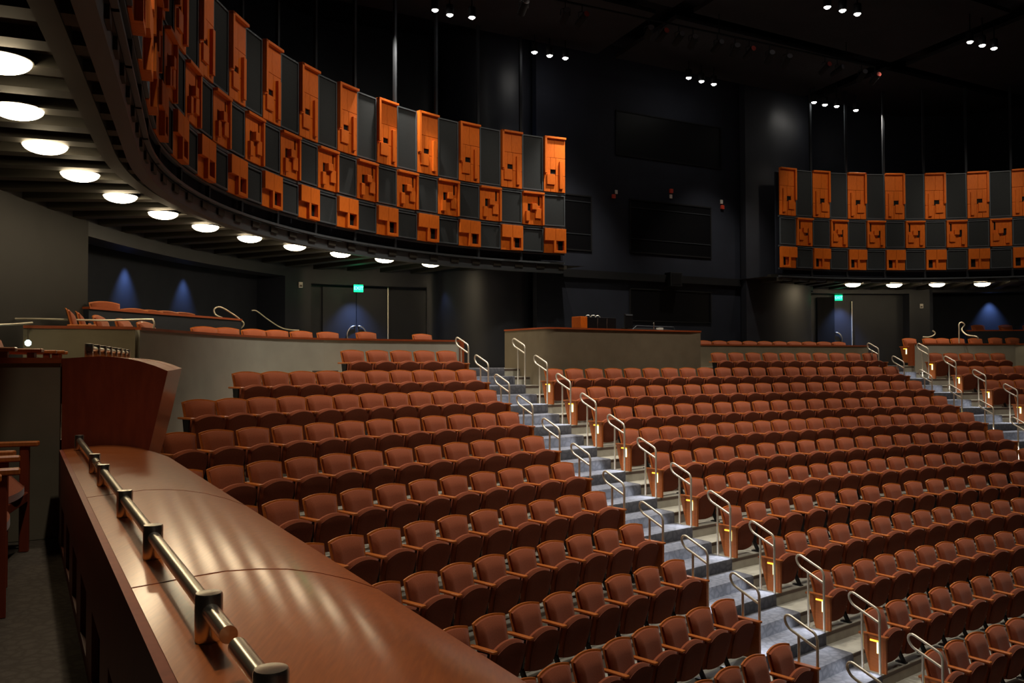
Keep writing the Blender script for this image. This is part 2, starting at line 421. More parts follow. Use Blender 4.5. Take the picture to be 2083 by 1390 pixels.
# plan line of the left side wall (top of the parterre wall)
WALL_L = [(0.3, 1.2), (-0.6, 2.9), (-2.2, 5.6), (-3.45, 8.6), (-4.74, 10.9), (-4.65, 12.2), (-4.44, 13.8), (-4.12, 15.1), (-3.5, 16.0)]
def wall_x(y):
    for (xa, ya), (xb, yb_) in zip(WALL_L, WALL_L[1:]):
        if ya <= y <= yb_: return xa + (xb - xa) * (y - ya) / (yb_ - ya)
    return -3.2 if y > 16 else 0.0
seats = []   # (distance, kind, x, y, z, rz, label, group)
def add_seat(n, a, kind, label, group):
    R = row_r(n); x, y = pol(R, a); z = row_z(n)
    px, py = project((x, y, z + 0.6))
    if px < -40 or px > 2190 or py < 0 or py > 1490: return
    seats.append((hypot(x, y), kind, x, y, z, pi - a, label, group))
for n in range(1, 14):
    R = row_r(n)
    s = 0.56 * (1 + S_LEFT[n - 1])
    for j in range(0, 20):
        a = A_LEFT[n - 1] - j * s / R; x, y = pol(R, a)
        if n == 1 and j > 4: break
        if x < wall_x(y) + 0.2: break
        # hidden entirely behind the near parapet
        add_seat(n, a, 'end_neg' if j == 0 else 'mid', f'rust upholstered folding seat, {ORD[n]} row from the back, left block, {ORD[j + 1]} in from the stairs', 'folding seats of the left block')
    a0 = A_RIGHT[n - 1]; a1 = radians(-20.14 - 0.06 * (n - 1)); s = 0.56 * (1 + S_RIGHT[n - 1])
    N = max(2, round((a1 - a0) * R / s)) ; step = (a1 - a0) / N
    for j in range(N + 1):
        a = a0 + j * step; x, y = pol(R, a)
        if n == 1:
            px, py = project((x, y, row_top(1)))
            if px < 1452: continue
        kind = 'end_pos' if j == 0 else ('end_neg' if j == N else 'mid')
        add_seat(n, a, kind, f'rust upholstered folding seat, {ORD[n]} row from the back, middle block, {ORD[j + 1]} from its left aisle', 'folding seats of the middle block')
    s = 0.56 * (1 + S_LEFT[n - 1])
    for j in range(0, 12):
        a = 2 * A0 - A_LEFT[n - 1] + 0.0115 + j * s / R; x, y = pol(R, a)
        if n == 1 and j > 4: break
        mx, my = mir2(x, y)
        if mx < wall_x(my) + 0.1: break
        add_seat(n, a, 'end_pos' if j == 0 else 'mid', f'rust upholstered folding seat, {ORD[n]} row from the back, right block, {ORD[j + 1]} from the right stairs', 'folding seats of the right block')
seats.sort(key=lambda q: q[0])
FAR = []
for i, (d, kind, x, y, z, rz, label, group) in enumerate(seats):
    if kind != 'mid': aisle_lamp(x, y, z, rz, 1 if kind == 'end_pos' else -1)
    if i < 300: tag(put_seat(kind, x, y, z, rz), label, 'theatre seat', group)
    else: FAR.append((kind, x, y, z, rz))
def join_seats(name, items):
    vs = []; fs = []; mi = []; mats = []
    for kind, x, y, z, rz in items:
        Mx = Matrix.Translation((x, y, z)) @ Matrix.Rotation(rz, 4, 'Z')
        stack = list(PROTO[kind].children)
        while stack:
            o = stack.pop(); stack += list(o.children)
            m = o.data.materials[0]
            if m not in mats: mats.append(m)
            k = mats.index(m); off = len(vs)
            vs += [tuple(Mx @ v.co) for v in o.data.vertices]
            for p in o.data.polygons: fs.append(tuple(i + off for i in p.vertices)); mi.append(k)
    me = bpy.data.meshes.new(name); me.from_pydata(vs, [], fs)
    for m in mats: me.materials.append(m)
    me.polygons.foreach_set('material_index', mi); me.shade_smooth(); me.set_sharp_from_angle(angle=radians(50)); me.update()
    o = bpy.data.objects.new(name, me); COL.objects.link(o); return o
if FAR:
    o = join_seats('theatre_seating', FAR); o['kind'] = 'stuff'
    tag(o, 'farthest rust folding seats in the upper rows of the middle and right blocks', 'theatre seats')

# ------------------------------------------------------------------ aisle handrails
def make_rail():
    root = empty('aisle_handrail', (0, 0, 0))        # local y = down the stairs, origin at the front post's foot
    sl = 0.44; H = 0.84; gap = 0.165; r = 0.0165
    pts = []
    L = 0.34
    P = lambda y, z: (0, y, z + -y * sl)
    top = [P(-L, H)] + [P(-L + 0.05 * k, H) for k in range(1, 7)]
    path = [P(-0.005, H - gap)] + [P(-L, H - gap)]
    for k in range(1, 8):
        a = -pi / 2 - pi * k / 8
        path.append(P(-L + cos(a) * gap * 0.5, H - gap * 0.5 + sin(a) * gap * 0.5))
    path += [P(-L, H), P(-0.055, H), P(-0.03, H - 0.005), P(-0.01, H - 0.03), (0, 0, H - 0.06)]
    MB().tube(path, r, 10).build('loop', M['rail_steel'], root, 50)
    MB().tube([(0, 0, H - 0.055), (0, 0, 0.0)], r, 10).build('post', M['rail_steel'], root, 50)
    MB().tube([P(-0.24, H - gap), (0, -0.24, 0.0)], r, 10).build('post', M['rail_steel'], root, 50)
    return root
rail0 = make_rail(); rail_used = False
def put_rail(n, ang, rr, label, group):
    global rail_used
    o = copy_tree(rail0) if rail_used else rail0; rail_used = True
    x, y = pol(rr, ang); o.location = (x, y, row_z(n)); o.rotation_euler = (0, 0, pi - ang)
    tag(o, label, 'handrail', group)
for n in range(1, 13):
    rr = row_r(n) - 0.345
    l, q = aisle_edges(rr)
    put_rail(n, l + 0.03 / rr, rr, f'looped steel handrail, {ORD[n]} from the top, left edge of the left stairs', 'handrails of the left stairs')
    put_rail(n, q - 0.02 / rr, rr, f'looped steel handrail, {ORD[n]} from the top, right edge of the left stairs', 'handrails of the left stairs')
    for e, nm in ((q - 0.02 / rr, 'left'), (l + 0.03 / rr - RIGHT_SHIFT, 'right')):
        ang = 2 * A0 - e; x, y = pol(rr, ang)
        px, py = project((x, y, row_z(n) + 0.5))
        if px < 2100: put_rail(n, ang, rr, f'looped steel handrail, {ORD[n]} from the top, {nm} edge of the right stairs', 'handrails of the right stairs')
# rear posts of the loops stand on the same step: bring their feet onto the floor is done by the mesh itself

# ------------------------------------------------------------------ parterre parapets, side walls
CAP_T = 0.035
def capped(name, pts, z0, z1, t, label, cat, wall_mat, cap_mat, over=0.02):
    root = empty(name, (0, 0, 0))
    MB().wall(pts, z0, z1 - CAP_T, t).build('wall_panel', wall_mat, root, 30)
    P = [Vector(p[:2]) for p in pts]; N = len(P); q = []
    for i, p in enumerate(P):
        d = (P[min(i + 1, N - 1)] - P[max(i - 1, 0)]).normalized(); q.append(p - Vector((-d.y, d.x)) * over)
    MB().wall(q, z1 - CAP_T, z1, t + 2 * over).build('wood_cap', cap_mat, root, 30)
    return tag(root, label, cat)
PAR_Z = 0.455
side_curve = [tuple(p) for p in smooth_path([Vector((-4.74, 10.95)), Vector((-4.67, 12.2)), Vector((-4.46, 13.75)), Vector((-4.14, 15.05)), Vector((-3.5, 16.0))])]
capped('parterre_parapet', side_curve, -3.0, PAR_Z, 0.14, 'long curved grey parapet with red wood cap left of the left seating block', 'parapet', M['grey_wall'], M['cap_wood'])
rear_curve = [tuple(p) for p in smooth_path([Vector((-3.5, 16.0)), Vector((-3.1, 16.3)), Vector((-2.1, 17.05)), Vector((-1.09, 17.8))])]
capped('parterre_parapet', rear_curve, -0.9, PAR_Z, 0.14, 'short grey parapet with red wood cap behind the topmost left row', 'parapet', M['grey_wall'], M['cap_wood'])
# end post of the rear parapet
p = Vector((-1.12, 18.22)); d = Vector((1.08, 0.72)).normalized(); nrm = Vector((-d.y, d.x))
# mirrored parterre on the right
rpar = [pol(37.0, -0.2965 + 0.0955 * i / 10) for i in range(11)]
capped('parterre_parapet', rpar, -0.9, 0.52, 0.14, 'grey parapet with red wood cap behind the topmost right row', 'parapet', M['grey_wall'], M['cap_wood'])
rside = [rpar[-1], (15.7, 25.75), (17.4, 25.1), (19.4, 23.8)]
capped('parterre_parapet', rside, -3.0, 0.52, 0.14, 'grey parapet with red wood cap at the far right edge of the right block', 'parapet', M['grey_wall'], M['cap_wood'])
for (px_, py_), z_, lab in (((-1.075, 17.86), PAR_Z, 'left'), (pol(37.06, -0.2985), 0.52, 'right')):
    o = MB().bbox(-0.035, 0.035, -0.10, 0.10, row_z(1) if lab == 'left' else CROSS_Z, z_ + 0.004, 0.006).build('parapet_end_post', M['cap_wood']); o.location = (px_, py_, 0); o.rotation_euler = (0, 0, 0.65 if lab == 'left' else 0.3)
    tag(o, f'upright cherry wood end post of the parapet at the head of the {lab} stairs', 'post')
# parapet between booth and right stairs
mid_par = [pol(37.2, a) for a in [radians(-29.2 + (9.95) * i / 14) for i in range(15)]][::-1]
mid_par = mid_par[::-1]
capped('parterre_parapet', mid_par, -0.9, PAR_Z, 0.12, 'low taupe parapet with red wood cap right of the mixing booth', 'parapet', M['olive_wall'], M['cap_wood'])

# ------------------------------------------------------------------ mixing booth
BR = row_r(2) + 0.16; BZ = 0.74
b_left = None
def booth_outline():
    aL = -0.6535; aR = None
    best = None
    for k in range(2000):
        a = -0.62 + k * 0.0002; x, y = pol(BR, a)
        px, _ = project((x, y, BZ))
        if best is None or abs(px - 1425) < best[0]: best = (abs(px - 1425), a)
    aR = best[1]
    # left side runs back along the stairs, near corner rounded
    P = []
    x, y = pol(BR + 1.75, -0.6455); P.append(Vector((x, y)))
    xa, ya = pol(BR + 0.5, -0.6485); P.append(Vector((xa, ya)))
    c0 = Vector(pol(BR + 0.22, -0.649)); c1 = Vector(pol(BR, -0.649)); c2 = Vector(pol(BR, -0.640))
    for k in range(7):
        t = k / 6; P.append(c0 * (1 - t) ** 2 + c1 * 2 * t * (1 - t) + c2 * t * t)
    for k in range(1, 13):
        a = -0.640 + (aR + 0.640) * k / 12; P.append(Vector(pol(BR, a)))
    return P, aR
bp, booth_aR = booth_outline()
bp.append(Vector(pol(BR + 1.3, booth_aR + 0.001)))
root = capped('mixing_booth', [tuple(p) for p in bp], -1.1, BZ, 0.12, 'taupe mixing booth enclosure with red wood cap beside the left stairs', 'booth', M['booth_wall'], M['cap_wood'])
MB().strip([[(*pol(BR + 0.05, a), 0.1), (*pol(BR + 1.3, a), 0.1)] for a in [-0.64 + (booth_aR + 0.64) * i / 10 for i in range(11)]]).build('booth_floor', M['black'], root)

# ------------------------------------------------------------------ side wall below the boxes and the boxes
D1 = Vector((-0.496, 0.868)); N1 = Vector((0.868, 0.496)); P1 = Vector((-2.865, 5.5))
D2 = Vector((-0.33, 0.944)); N2 = Vector((0.944, 0.33)); P2 = Vector((-2.93, 5.62))
ZB1, ZB2 = -0.55, 0.03
FL1, FL2 = -1.13, -0.55
SECT = [(0.0, -0.30), (0.0, 0.0), (0.06, 0.004), (0.14, 0.010), (0.22, 0.014), (0.30, 0.010), (0.38, 0.0), (0.46, -0.018), (0.55, -0.048), (0.635, -0.085), (0.62, -0.16), (0.53, -0.58), (0.45, -0.9)]
def box_parapet(P, D, N, z, s0, s1, floor_z, label, joints):
    root = empty('box_parapet', (0, 0, 0))
    pt = lambda s, w, h: (P.x + D.x * s + N.x * w, P.y + D.y * s + N.y * w, z + h)
    top = [q for q in SECT]
    MB().solid_strip([[pt(s, w, h) for w, h in top] for s in (s0, s1)]).build('crowned_top', M['parapet_wood'], root, 30)
    for s in joints:
        MB().solid_strip([[pt(s + e, w, h + 0.0012) for w, h in SECT[1:10]] + [pt(s + e, w, h - 0.004) for w, h in SECT[9:0:-1]] for e in (-0.0025, 0.0025)]).build('joint_line', M['parapet_face'], root)
    # inner wooden face with dark slots between stiles
    h = z - floor_z
    MB().solid_strip([[pt(s, 0.0, -0.295), pt(s, 0.0, -0.002), pt(s, -0.022, -0.002), pt(s, -0.022, -0.295)] for s in (s0, s1)]).build('top_rail', M['parapet_face'], root)
    MB().solid_strip([[pt(s, 0.0, -h), pt(s, 0.0, -h + 0.05), pt(s, -0.022, -h + 0.05), pt(s, -0.022, -h)] for s in (s0, s1)]).build('bottom_rail', M['parapet_face'], root)
    MB().solid_strip([[pt(s, 0.10, -h), pt(s, 0.10, -0.29), pt(s, 0.06, -0.29), pt(s, 0.06, -h)] for s in (s0, s1)]).build('back_board', M['black'], root)
    s = s0 + 0.15
    while s < s1 - 0.3:
        MB().solid_strip([[pt(q, 0.0, -h + 0.05), pt(q, 0.0, -0.29), pt(q, -0.022, -0.29), pt(q, -0.022, -h + 0.05)] for q in (s, s + 0.28)]).build('stile', M['parapet_face'], root)
        s += 0.62
    return tag(root, label, 'parapet')
box_parapet(P1, D1, N1, ZB1, -6.8, 0.0, FL1, 'long varnished cherry wood parapet with crowned top in the foreground', [-3.9, -2.27])
box_parapet(P2, D2, N2, ZB2, 0.0, 2.9, FL2, 'raised cherry wood parapet of the next box beyond the near one', [1.6])
# face closing the step between the two parapets
pt = lambda w, h: (P2.x + N2.x * w - D2.x * 0.045, P2.y + N2.y * w - D2.y * 0.045, ZB2 + h)
root = empty('fan_shaped_board', (0, 0, 0)); tag(root, 'dark red fan-shaped wooden end panel closing the raised parapet', 'panel')
outl = [(w, h) for w, h in SECT[1:12]] + [(0.50, -0.70), (0.0, -0.70)]
pa = [pt(w, h) for w, h in outl]; pb = [(x + D2.x * 0.04, y + D2.y * 0.04, z) for x, y, z in pa]
n_ = len(pa)
MB().add(pa + pb, [tuple(range(n_)), tuple(range(2 * n_ - 1, n_ - 1, -1))] + [(i, (i + 1) % n_, n_ + (i + 1) % n_, n_ + i) for i in range(n_)]).build('end_board', M['parapet_face'], root)
# wall under the boxes, seen beside the left block
pts = [P1 + D1 * s + N1 * 0.44 for s in (-6.8, 0.0)] + [P2 + D2 * s + N2 * 0.42 for s in (1.5, 2.9)] + [Vector((-4.74, 10.95))]
struct(MB().wall([tuple(p) for p in pts], -5.2, [ZB1 - 0.5, ZB1 - 0.5, ZB2 - 0.6, ZB2 - 0.6, PAR_Z - 0.6], 0.1).build('wall_left_base', M['grey_wall']))
# box partitions
def part_wall(P, Dn, length, z0, z1, t, label, mat):
    a = P; b = P + Dn * length
    return capped('box_partition', [tuple(b), tuple(a)], z0, z1, t, label, 'partition', mat, M['cap_wood'], 0.012)
part_wall(P1 + D1 * 0.12 - N1 * 0.01, -N1, 2.6, FL1, 0.035, 0.12, 'olive box partition with wood cap left of the raised parapet', M['olive_wall'])
part_wall(Vector((-4.735, 10.80)), Vector((-0.92, -0.39)), 1.23, FL2, PAR_Z, 0.12, 'olive box front wall with wood cap at the end of the second box', M['olive_wall'])
# box floors
def flr(name, pts, z, mat):
    vs = [(x, y, z) for x, y in pts] + [(x, y, z - 0.2) for x, y in pts]; n = len(pts)
    return struct(MB().add(vs, [tuple(range(n)), tuple(range(2 * n - 1, n - 1, -1))] + [(i, (i + 1) % n, n + (i + 1) % n, n + i) for i in range(n)]).build(name, mat))
q0 = P1 - D1 * 6.8; 
flr('floor_near_box', [tuple(q0 + N1 * 0.1), tuple(P1 + N1 * 0.1 + D1 * 0.1), tuple(P1 + D1 * 0.1 - N1 * 3.0), tuple(q0 - N1 * 3.0)], FL1, M['box_carpet'])
flr('floor_second_box', [tuple(P2 + N2 * 0.1), tuple(P2 + D2 * 2.9 + N2 * 0.1), (-4.70, 10.85), (-6.9, 10.1), (-5.6, 4.2)], FL2, M['box_carpet'])

# parapet rails
def parapet_rail(P, D, N, z, s0, s1, posts, label):
    root = empty('parapet_rail', (0, 0, 0)); w = 0.085
    pt = lambda s, h, ww=w: (P.x + D.x * s + N.x * ww, P.y + D.y * s + N.y * ww, z + h)
    mb = MB(); mb.tube([pt(s0, 0.066), pt(s1, 0.066)], 0.0165, 20); mb.build('rail', M['chrome'], root, 50)
    for s in posts:
        c = pt(s, 0.0)
        MB().lathe([(0.0255, 0.004), (0.0265, 0.009), (0.0265, 0.094), (0.0245, 0.0985), (0.010, 0.1)], c, 24).build('post', M['chrome'], root, 40)
    return tag(root, label, 'rail')
S = lambda Y: (Y - P1.y) / D1.y
parapet_rail(P1, D1, N1, ZB1, S(1.50), S(4.02), [S(1.66), S(2.37), S(3.02), S(3.80)], 'brushed steel rail on four posts along the near parapet')
parapet_rail(P1, D1, N1, ZB1, S(4.07), S(5.47), [S(4.25), S(5.36)], 'short steel rail ending at the dark red end panel')
parapet_rail(P1, D1, N1, ZB1, S(-0.3), S(1.435), [S(1.24), S(0.5)], 'nearest steel rail section at the bottom edge of the picture')
parapet_rail(P2 + N2 * 0.06, D2, N2, ZB2, 0.02, 2.85, [0.05, 0.43, 0.82, 1.22, 1.62, 2.02, 2.42, 2.80], 'steel rail with eight posts on the raised second parapet')

# ------------------------------------------------------------------ box armchairs
def make_armchair():
    root = empty('box_armchair', (0, 0, 0))          # faces +y, 0.62 wide
    for sx in (-1, 1):
        MB().bbox(sx * 0.30 - 0.03, sx * 0.30 + 0.03, -0.24, 0.30, 0.63, 0.66, 0.006).build('armrest', M['wood'], root)
        MB().bbox(sx * 0.30 - 0.022, sx * 0.30 + 0.022, 0.20, 0.25, 0.0, 0.63, 0.004).build('leg', M['parapet_face'], root)
        MB().bbox(sx * 0.30 - 0.022, sx * 0.30 + 0.022, -0.25, -0.20, 0.0, 0.63, 0.004).build('leg', M['parapet_face'], root)
    slab(0.54, 0.54, 0.0, 0.5, 0.02, 0.10, lambda z: 0, 0.0, rnd=0.2)
    mb = slab(0.54, 0.54, -0.24, 0.26, 0.03, 0.11, lambda z: 0.0, 0.0, rnd=0.2)
    mb.v = [(x, z, 0.36 + y) for x, y, z in mb.v]
    mb.build('seat_cushion', M['fabric'], root, 60)
    MB().bbox(-0.28, 0.28, -0.23, 0.25, 0.30, 0.36, 0.006).build('seat_frame', M['parapet_face'], root)
    slab(0.50, 0.50, 0.38, 0.86, 0.05, 0.022, lambda z: -0.26 - (z - 0.40) * 0.22, 0.5, rnd=0).build('back_shell', M['wood'], root, 40)
    slab(0.48, 0.47, 0.40, 0.84, 0.05, 0.085, lambda z: -0.24 - (z - 0.40) * 0.22, 0.5, rnd=0.25).build('backrest', M['fabric'], root, 60)
    return root
arm0 = make_armchair(); arm_used = False
def put_armchair(x, y, z, dirv, label, group, jitter=0.0):
    global arm_used
    o = copy_tree(arm0) if arm_used else arm0; arm_used = True
    o.location = (x, y, z); o.rotation_euler = (0, 0, atan2(-dirv.x, dirv.y) + jitter); tag(o, label, 'armchair', group)
for k, (cx_, cy_, fx, fy) in enumerate(((-3.05, 4.83, 0.95, 0.31), (-2.62, 3.99, 0.868, 0.496), (-2.27, 3.24, 0.868, 0.496))):
    put_armchair(cx_, cy_, FL1, Vector((fx, fy)), f'{ORD[k + 1]} wooden box armchair from the olive partition, lower left corner', 'armchairs in the near box')
for k, s in enumerate((0.75, 1.55, 2.35)):
    p = P2 + D2 * s - N2 * 0.62
    put_armchair(p.x, p.y, FL2, N2, f'{ORD[k + 1]} rust armchair behind the raised second parapet', 'armchairs in the second box', 0.1 * (k - 1))
p = P2 + D2 * 0.9 - N2 * 1.25; put_armchair(p.x, p.y, FL2, N2, 'rust armchair in the second row of the raised box, at the picture edge', 'armchairs in the second box')

# ------------------------------------------------------------------ surrounding walls
WS = 1.045
SOF = 2.30
wall_pts = smooth_path([Vector(p) for p in ((0.6, -4.5), (-2.6, -0.5), (-4.6, 3.0), (-5.9, 6.5), (-6.72, 11.25), (-6.81, 14.4), (-6.40, 17.4), (-5.36, 20.3), (-4.72, 21.05), (-3.49, 21.65), (-2.17, 22.2), (-1.70, 21.78), (-1.15, 21.45), (-0.55, 21.32), (0.05, 21.5), (0.47, 21.95), (0.72, 22.7))], 8)
def near_px(target, pts, z=0.8):
    best = min(range(len(pts)), key=lambda i: abs(project((pts[i].x, pts[i].y, z))[0] - target) if pts[i].y > 6 else 1e9); return best
fine = smooth_path([Vector((p.x, p.y)) for p in wall_pts], 4)
i180, i580, i633, i880 = (near_px(t, fine) for t in (180, 580, 633, 868))
W = [(p.x, p.y) for p in fine]
def offset(pts, t):
    P = [Vector(p) for p in pts]; out = []
    for i, p in enumerate(P):
        d = (P[min(i + 1, len(P) - 1)] - P[max(i - 1, 0)]).normalized(); out.append((p.x - d.y * t, p.y + d.x * t))
    return out
W_R = [tuple(p) for p in smooth_path([Vector(p) for p in ((6.75, 24.72), (7.7, 25.0), (8.6, 25.6), (9.25, 26.4), (9.55, 27.15), (11.0, 27.4), (12.72, 27.5), (13.4, 27.52), (15.2, 27.45), (17.0, 26.9), (19.0, 25.6), (20.6, 24.0), (22.4, 21.0), (24.2, 16.5))], 16)]
def near_idx(path, px, z=1.0, y0=6): return min(range(len(path)), key=lambda i: abs(project((path[i][0], path[i][1], z))[0] - px) if path[i][1] > y0 else 1e9)
def mk(name, pts, z0, z1, t, mat): struct(MB().wall(pts, z0, z1, t).build(name, mat, None, 30))
HEAD1, HEAD2 = 2.05, 1.93
HEAD1R, HEAD2R = 2.20, 2.16
def walls(side, near, pier, bulge, rec_seg, door_seg, h1, h2, deep=0.85):
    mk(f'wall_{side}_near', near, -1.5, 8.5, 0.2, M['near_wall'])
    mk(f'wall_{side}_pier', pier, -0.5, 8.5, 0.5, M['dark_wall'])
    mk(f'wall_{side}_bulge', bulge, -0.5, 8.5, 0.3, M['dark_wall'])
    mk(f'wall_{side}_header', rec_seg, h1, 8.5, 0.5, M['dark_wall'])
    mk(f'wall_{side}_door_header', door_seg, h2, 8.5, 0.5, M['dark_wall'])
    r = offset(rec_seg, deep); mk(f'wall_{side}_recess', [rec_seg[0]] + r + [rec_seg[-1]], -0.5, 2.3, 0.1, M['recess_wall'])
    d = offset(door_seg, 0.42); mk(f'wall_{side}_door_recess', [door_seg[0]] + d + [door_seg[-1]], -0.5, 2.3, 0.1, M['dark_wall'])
walls('left', W[:i180 + 1], W[i580:i633 + 1], W[i880:], W[i180:i580 + 1], W[i633:i880 + 1], HEAD1, HEAD2)
j1648, j1850, j1895, jend = near_idx(W_R, 1650), near_idx(W_R, 1850), near_idx(W_R, 1896), near_idx(W_R, 2300)
walls('right', W_R[jend:], W_R[j1850:j1895 + 1], W_R[:j1648 + 1], W_R[j1895:jend + 1], W_R[j1648:j1850 + 1], HEAD1R, HEAD2R, 1.35)

# doors: two leaves per side, in the recess, big half-ring pulls
def door_at(pa, pb, num, h, flip=1):
    pa, pb = Vector(pa), Vector(pb); mid = (pa + pb) / 2; d = (pb - pa).normalized(); w = (pb - pa).length
    rz = atan2(d.y, d.x)
    root = empty(f'door_{num}', (mid.x, mid.y, CROSS_Z), rz)
    MB().bbox(-w / 2 + 0.006, w / 2 - 0.006, -0.035, 0.01, 0.004, h, 0.003).build('leaf', M['dark_wall'], root)
    x = flip * (w / 2 - 0.05); pts = []
    for k in range(13):
        a = pi / 2 - pi * k / 12
        pts.append((x - flip * 0.20 * cos(a) * 1.0, -0.085, 0.82 + 0.24 * sin(a)))
    pts = [(pts[0][0], -0.03, pts[0][2])] + pts + [(pts[-1][0], -0.03, pts[-1][2])]
    MB().tube(pts, 0.022, 12).build('pull_handle', M['chrome'], root, 50)
    return struct(root)
def px_on(path, px, z=0.6):
    best = min(range(len(path)), key=lambda i: abs(project((path[i][0], path[i][1], z))[0] - px)); return path[best]
dp = offset(W[i633:i880 + 1], 0.37)
dfine = [tuple(p) for p in smooth_path([Vector(p) for p in dp], 10)]
a, b, c = px_on(dfine, 655), px_on(dfine, 724), px_on(dfine, 790)
HL_D = HEAD2 - CROSS_Z - 0.03
door_at(a, b, 1, HL_D, 1); door_at(b, c, 2, HL_D, -1)
rdoor = [tuple(p) for p in smooth_path([Vector(p) for p in offset(W_R[j1648:j1850 + 1], 0.37)], 10)]
ra, rb, rc = px_on(rdoor, 1662, 1.0), px_on(rdoor, 1695, 1.0), px_on(rdoor, 1731, 1.0)
door_at(rb, rc, 3, HEAD2R - CROSS_Z - 0.03, -1)
o = MB().box(ra[0], rb[0], -0.01, 0.0, CROSS_Z, HEAD2R - 0.1).build('door_4', M['black']); o.location = (0, ra[1] - 0.02, 0); struct(o)  # flat black sheet standing in for the dark of the open doorway
# metal jamb strip beside the doors
def jamb(p, name):
    struct(MB().box(p[0] - 0.012, p[0] + 0.012, p[1] - 0.09, p[1] - 0.03, CROSS_Z, HEAD2).build(name, M['rail_steel']))
jamb(c, 'trim_2'); jamb(rc, 'trim_3')

# control-room back wall
LW = 38.75
BC = Vector((CX + AX.x * LW, CY + AX.y * LW)); BT = Vector((AX.y, -AX.x))
def on_back(px, py):
    d = ray(px, py); k = Vector((d.x, d.y)).dot(AX); t = ((Vector((CX, CY)).dot(AX)) + LW) / k
    return d * t
pL = BC - BT * 3.55; pR = BC + BT * 5.2
struct(MB().wall([tuple(pL), tuple(pR)], -0.5, 8.5, 0.2).build('wall_back', M['back_wall']))
def back_rect(x0, y0, x1, y1, depth=0.05, inset=0.0):
    """rectangle on the back wall between two picture corners -> (u0,u1,z0,z1) in wall coordinates"""
    A = on_back(x0, (y0 + y1) / 2); B = on_back(x1, (y0 + y1) / 2)
    u0 = (Vector((A.x, A.y)) - BC).dot(BT); u1 = (Vector((B.x, B.y)) - BC).dot(BT)
    m = on_back((x0 + x1) / 2, y0); n = on_back((x0 + x1) / 2, y1)
    return u0, u1, n.z, m.z
brz = atan2(BT.y, BT.x)
def back_window(num, x0, y0, x1, y1, bars):
    u0, u1, z0, z1 = back_rect(x0, y0, x1, y1)
    root = empty(f'window_{num}', (BC.x, BC.y, 0), brz)
    f = 0.035
    mb = MB(); mb.box(u0, u1, -0.03, 0, z0, z0 + f); mb.box(u0, u1, -0.03, 0, z1 - f, z1); mb.box(u0, u0 + f, -0.03, 0, z0, z1); mb.box(u1 - f, u1, -0.03, 0, z0, z1)
    mb.build('window_frame', M['black'], root)
    MB().box(u0 + f, u1 - f, -0.012, -0.004, z0 + f, z1 - f).build('pane', M['glass_black'], root)
    for t in bars:
        z = z0 + (z1 - z0) * t
        MB().box(u0 + f, u1 - f, -0.025, -0.012, z - 0.012, z + 0.012).build('crossbar', M['post_steel'], root)
    struct(root)
back_window(1, 1280, 590, 1446, 656, [])
back_window(2, 1280, 413, 1446, 520, [0.26, 0.84])
back_window(3, 1252, 242, 1466, 330, [])
back_window(4, 1140, 396, 1203, 510, [0.3, 0.88])
back_window(5, 1507, 430, 1572, 528, [0.3, 0.88])
u0, u1, z0, z1 = back_rect(1140, 560, 1562, 575)
o = MB().box(u0, u1, -0.10, 0.0, z0, z1).build('trim_4', M['black']); o.location = (BC.x, BC.y, 0); o.rotation_euler = (0, 0, brz); struct(o)
def wall_thing(name, rect, depth, mat, label, cat, sub=None):
    u0, u1, z0, z1 = rect; root = empty(name, (BC.x + BT.x * (u0 + u1) / 2, BC.y + BT.y * (u0 + u1) / 2, (z0 + z1) / 2), brz)
    w, h = (u1 - u0) / 2, (z1 - z0) / 2
    MB().bbox(-w, w, -depth, 0, -h, h, 0.006).build('housing', mat, root)
    if sub: MB().box(-w * 0.7, w * 0.7, -depth - 0.006, -depth + 0.002, -h * 0.75, h * 0.75).build(sub[0], sub[1], root)
    return tag(root, label, cat)
wall_thing('loudspeaker', back_rect(1352, 556, 1376, 584), 0.25, M['black'], 'small black loudspeaker centred above the control room window', 'loudspeaker', ('grille', M['steel_black']))
for nm, (rx, ry), (wx, wy) in (('left of the upper control window', (1247, 400), (1253, 391)), ('above the upper control window', (1364, 389), (1364, 400)), ('right of the upper control window', (1468, 422), (1467, 411))):
    wall_thing('warning_light', back_rect(rx - 3, ry - 4, rx + 3, ry + 4), 0.06, M['red'], 'tiny red box ' + nm, 'warning light')
    wall_thing('wall_plate', back_rect(wx - 2.5, wy - 4, wx + 2.5, wy + 4), 0.03, M['white'], 'tiny pale plate beside the red box ' + nm, 'wall plate')

# ------------------------------------------------------------------ balconies
OL, RL = Vector((4.9025, 12.4306)), 9.381
OR_, RR_ = Vector((11.44, 16.27)), 8.88
DPL, DPR = 0.1276, 0.1315
PHI_L0 = -0.3935; PHI_R0 = -0.4515
PHI_C = -1.92                            # where the left balcony front runs straight towards the stage
def ring_pt(O, R, phi):
    if O is OL and phi < PHI_C:
        d = RL * (PHI_C - phi)
        return (O.x + R * sin(PHI_C) - cos(PHI_C) * d, O.y + R * cos(PHI_C) + sin(PHI_C) * d)
    return (O.x + R * sin(phi), O.y + R * cos(phi))
def ring_rot(O, phi): return pi - (max(phi, PHI_C) if O is OL else phi)
ZT = (5.50, 4.15, 4.10, 3.31, 3.25, 2.66)     # tall top/bottom, mid top/bottom, low top/bottom
def sx(mb, s):   # mirror a panel left-right
    if s < 0: mb.v = [(-x, y, z) for x, y, z in mb.v]
    return mb
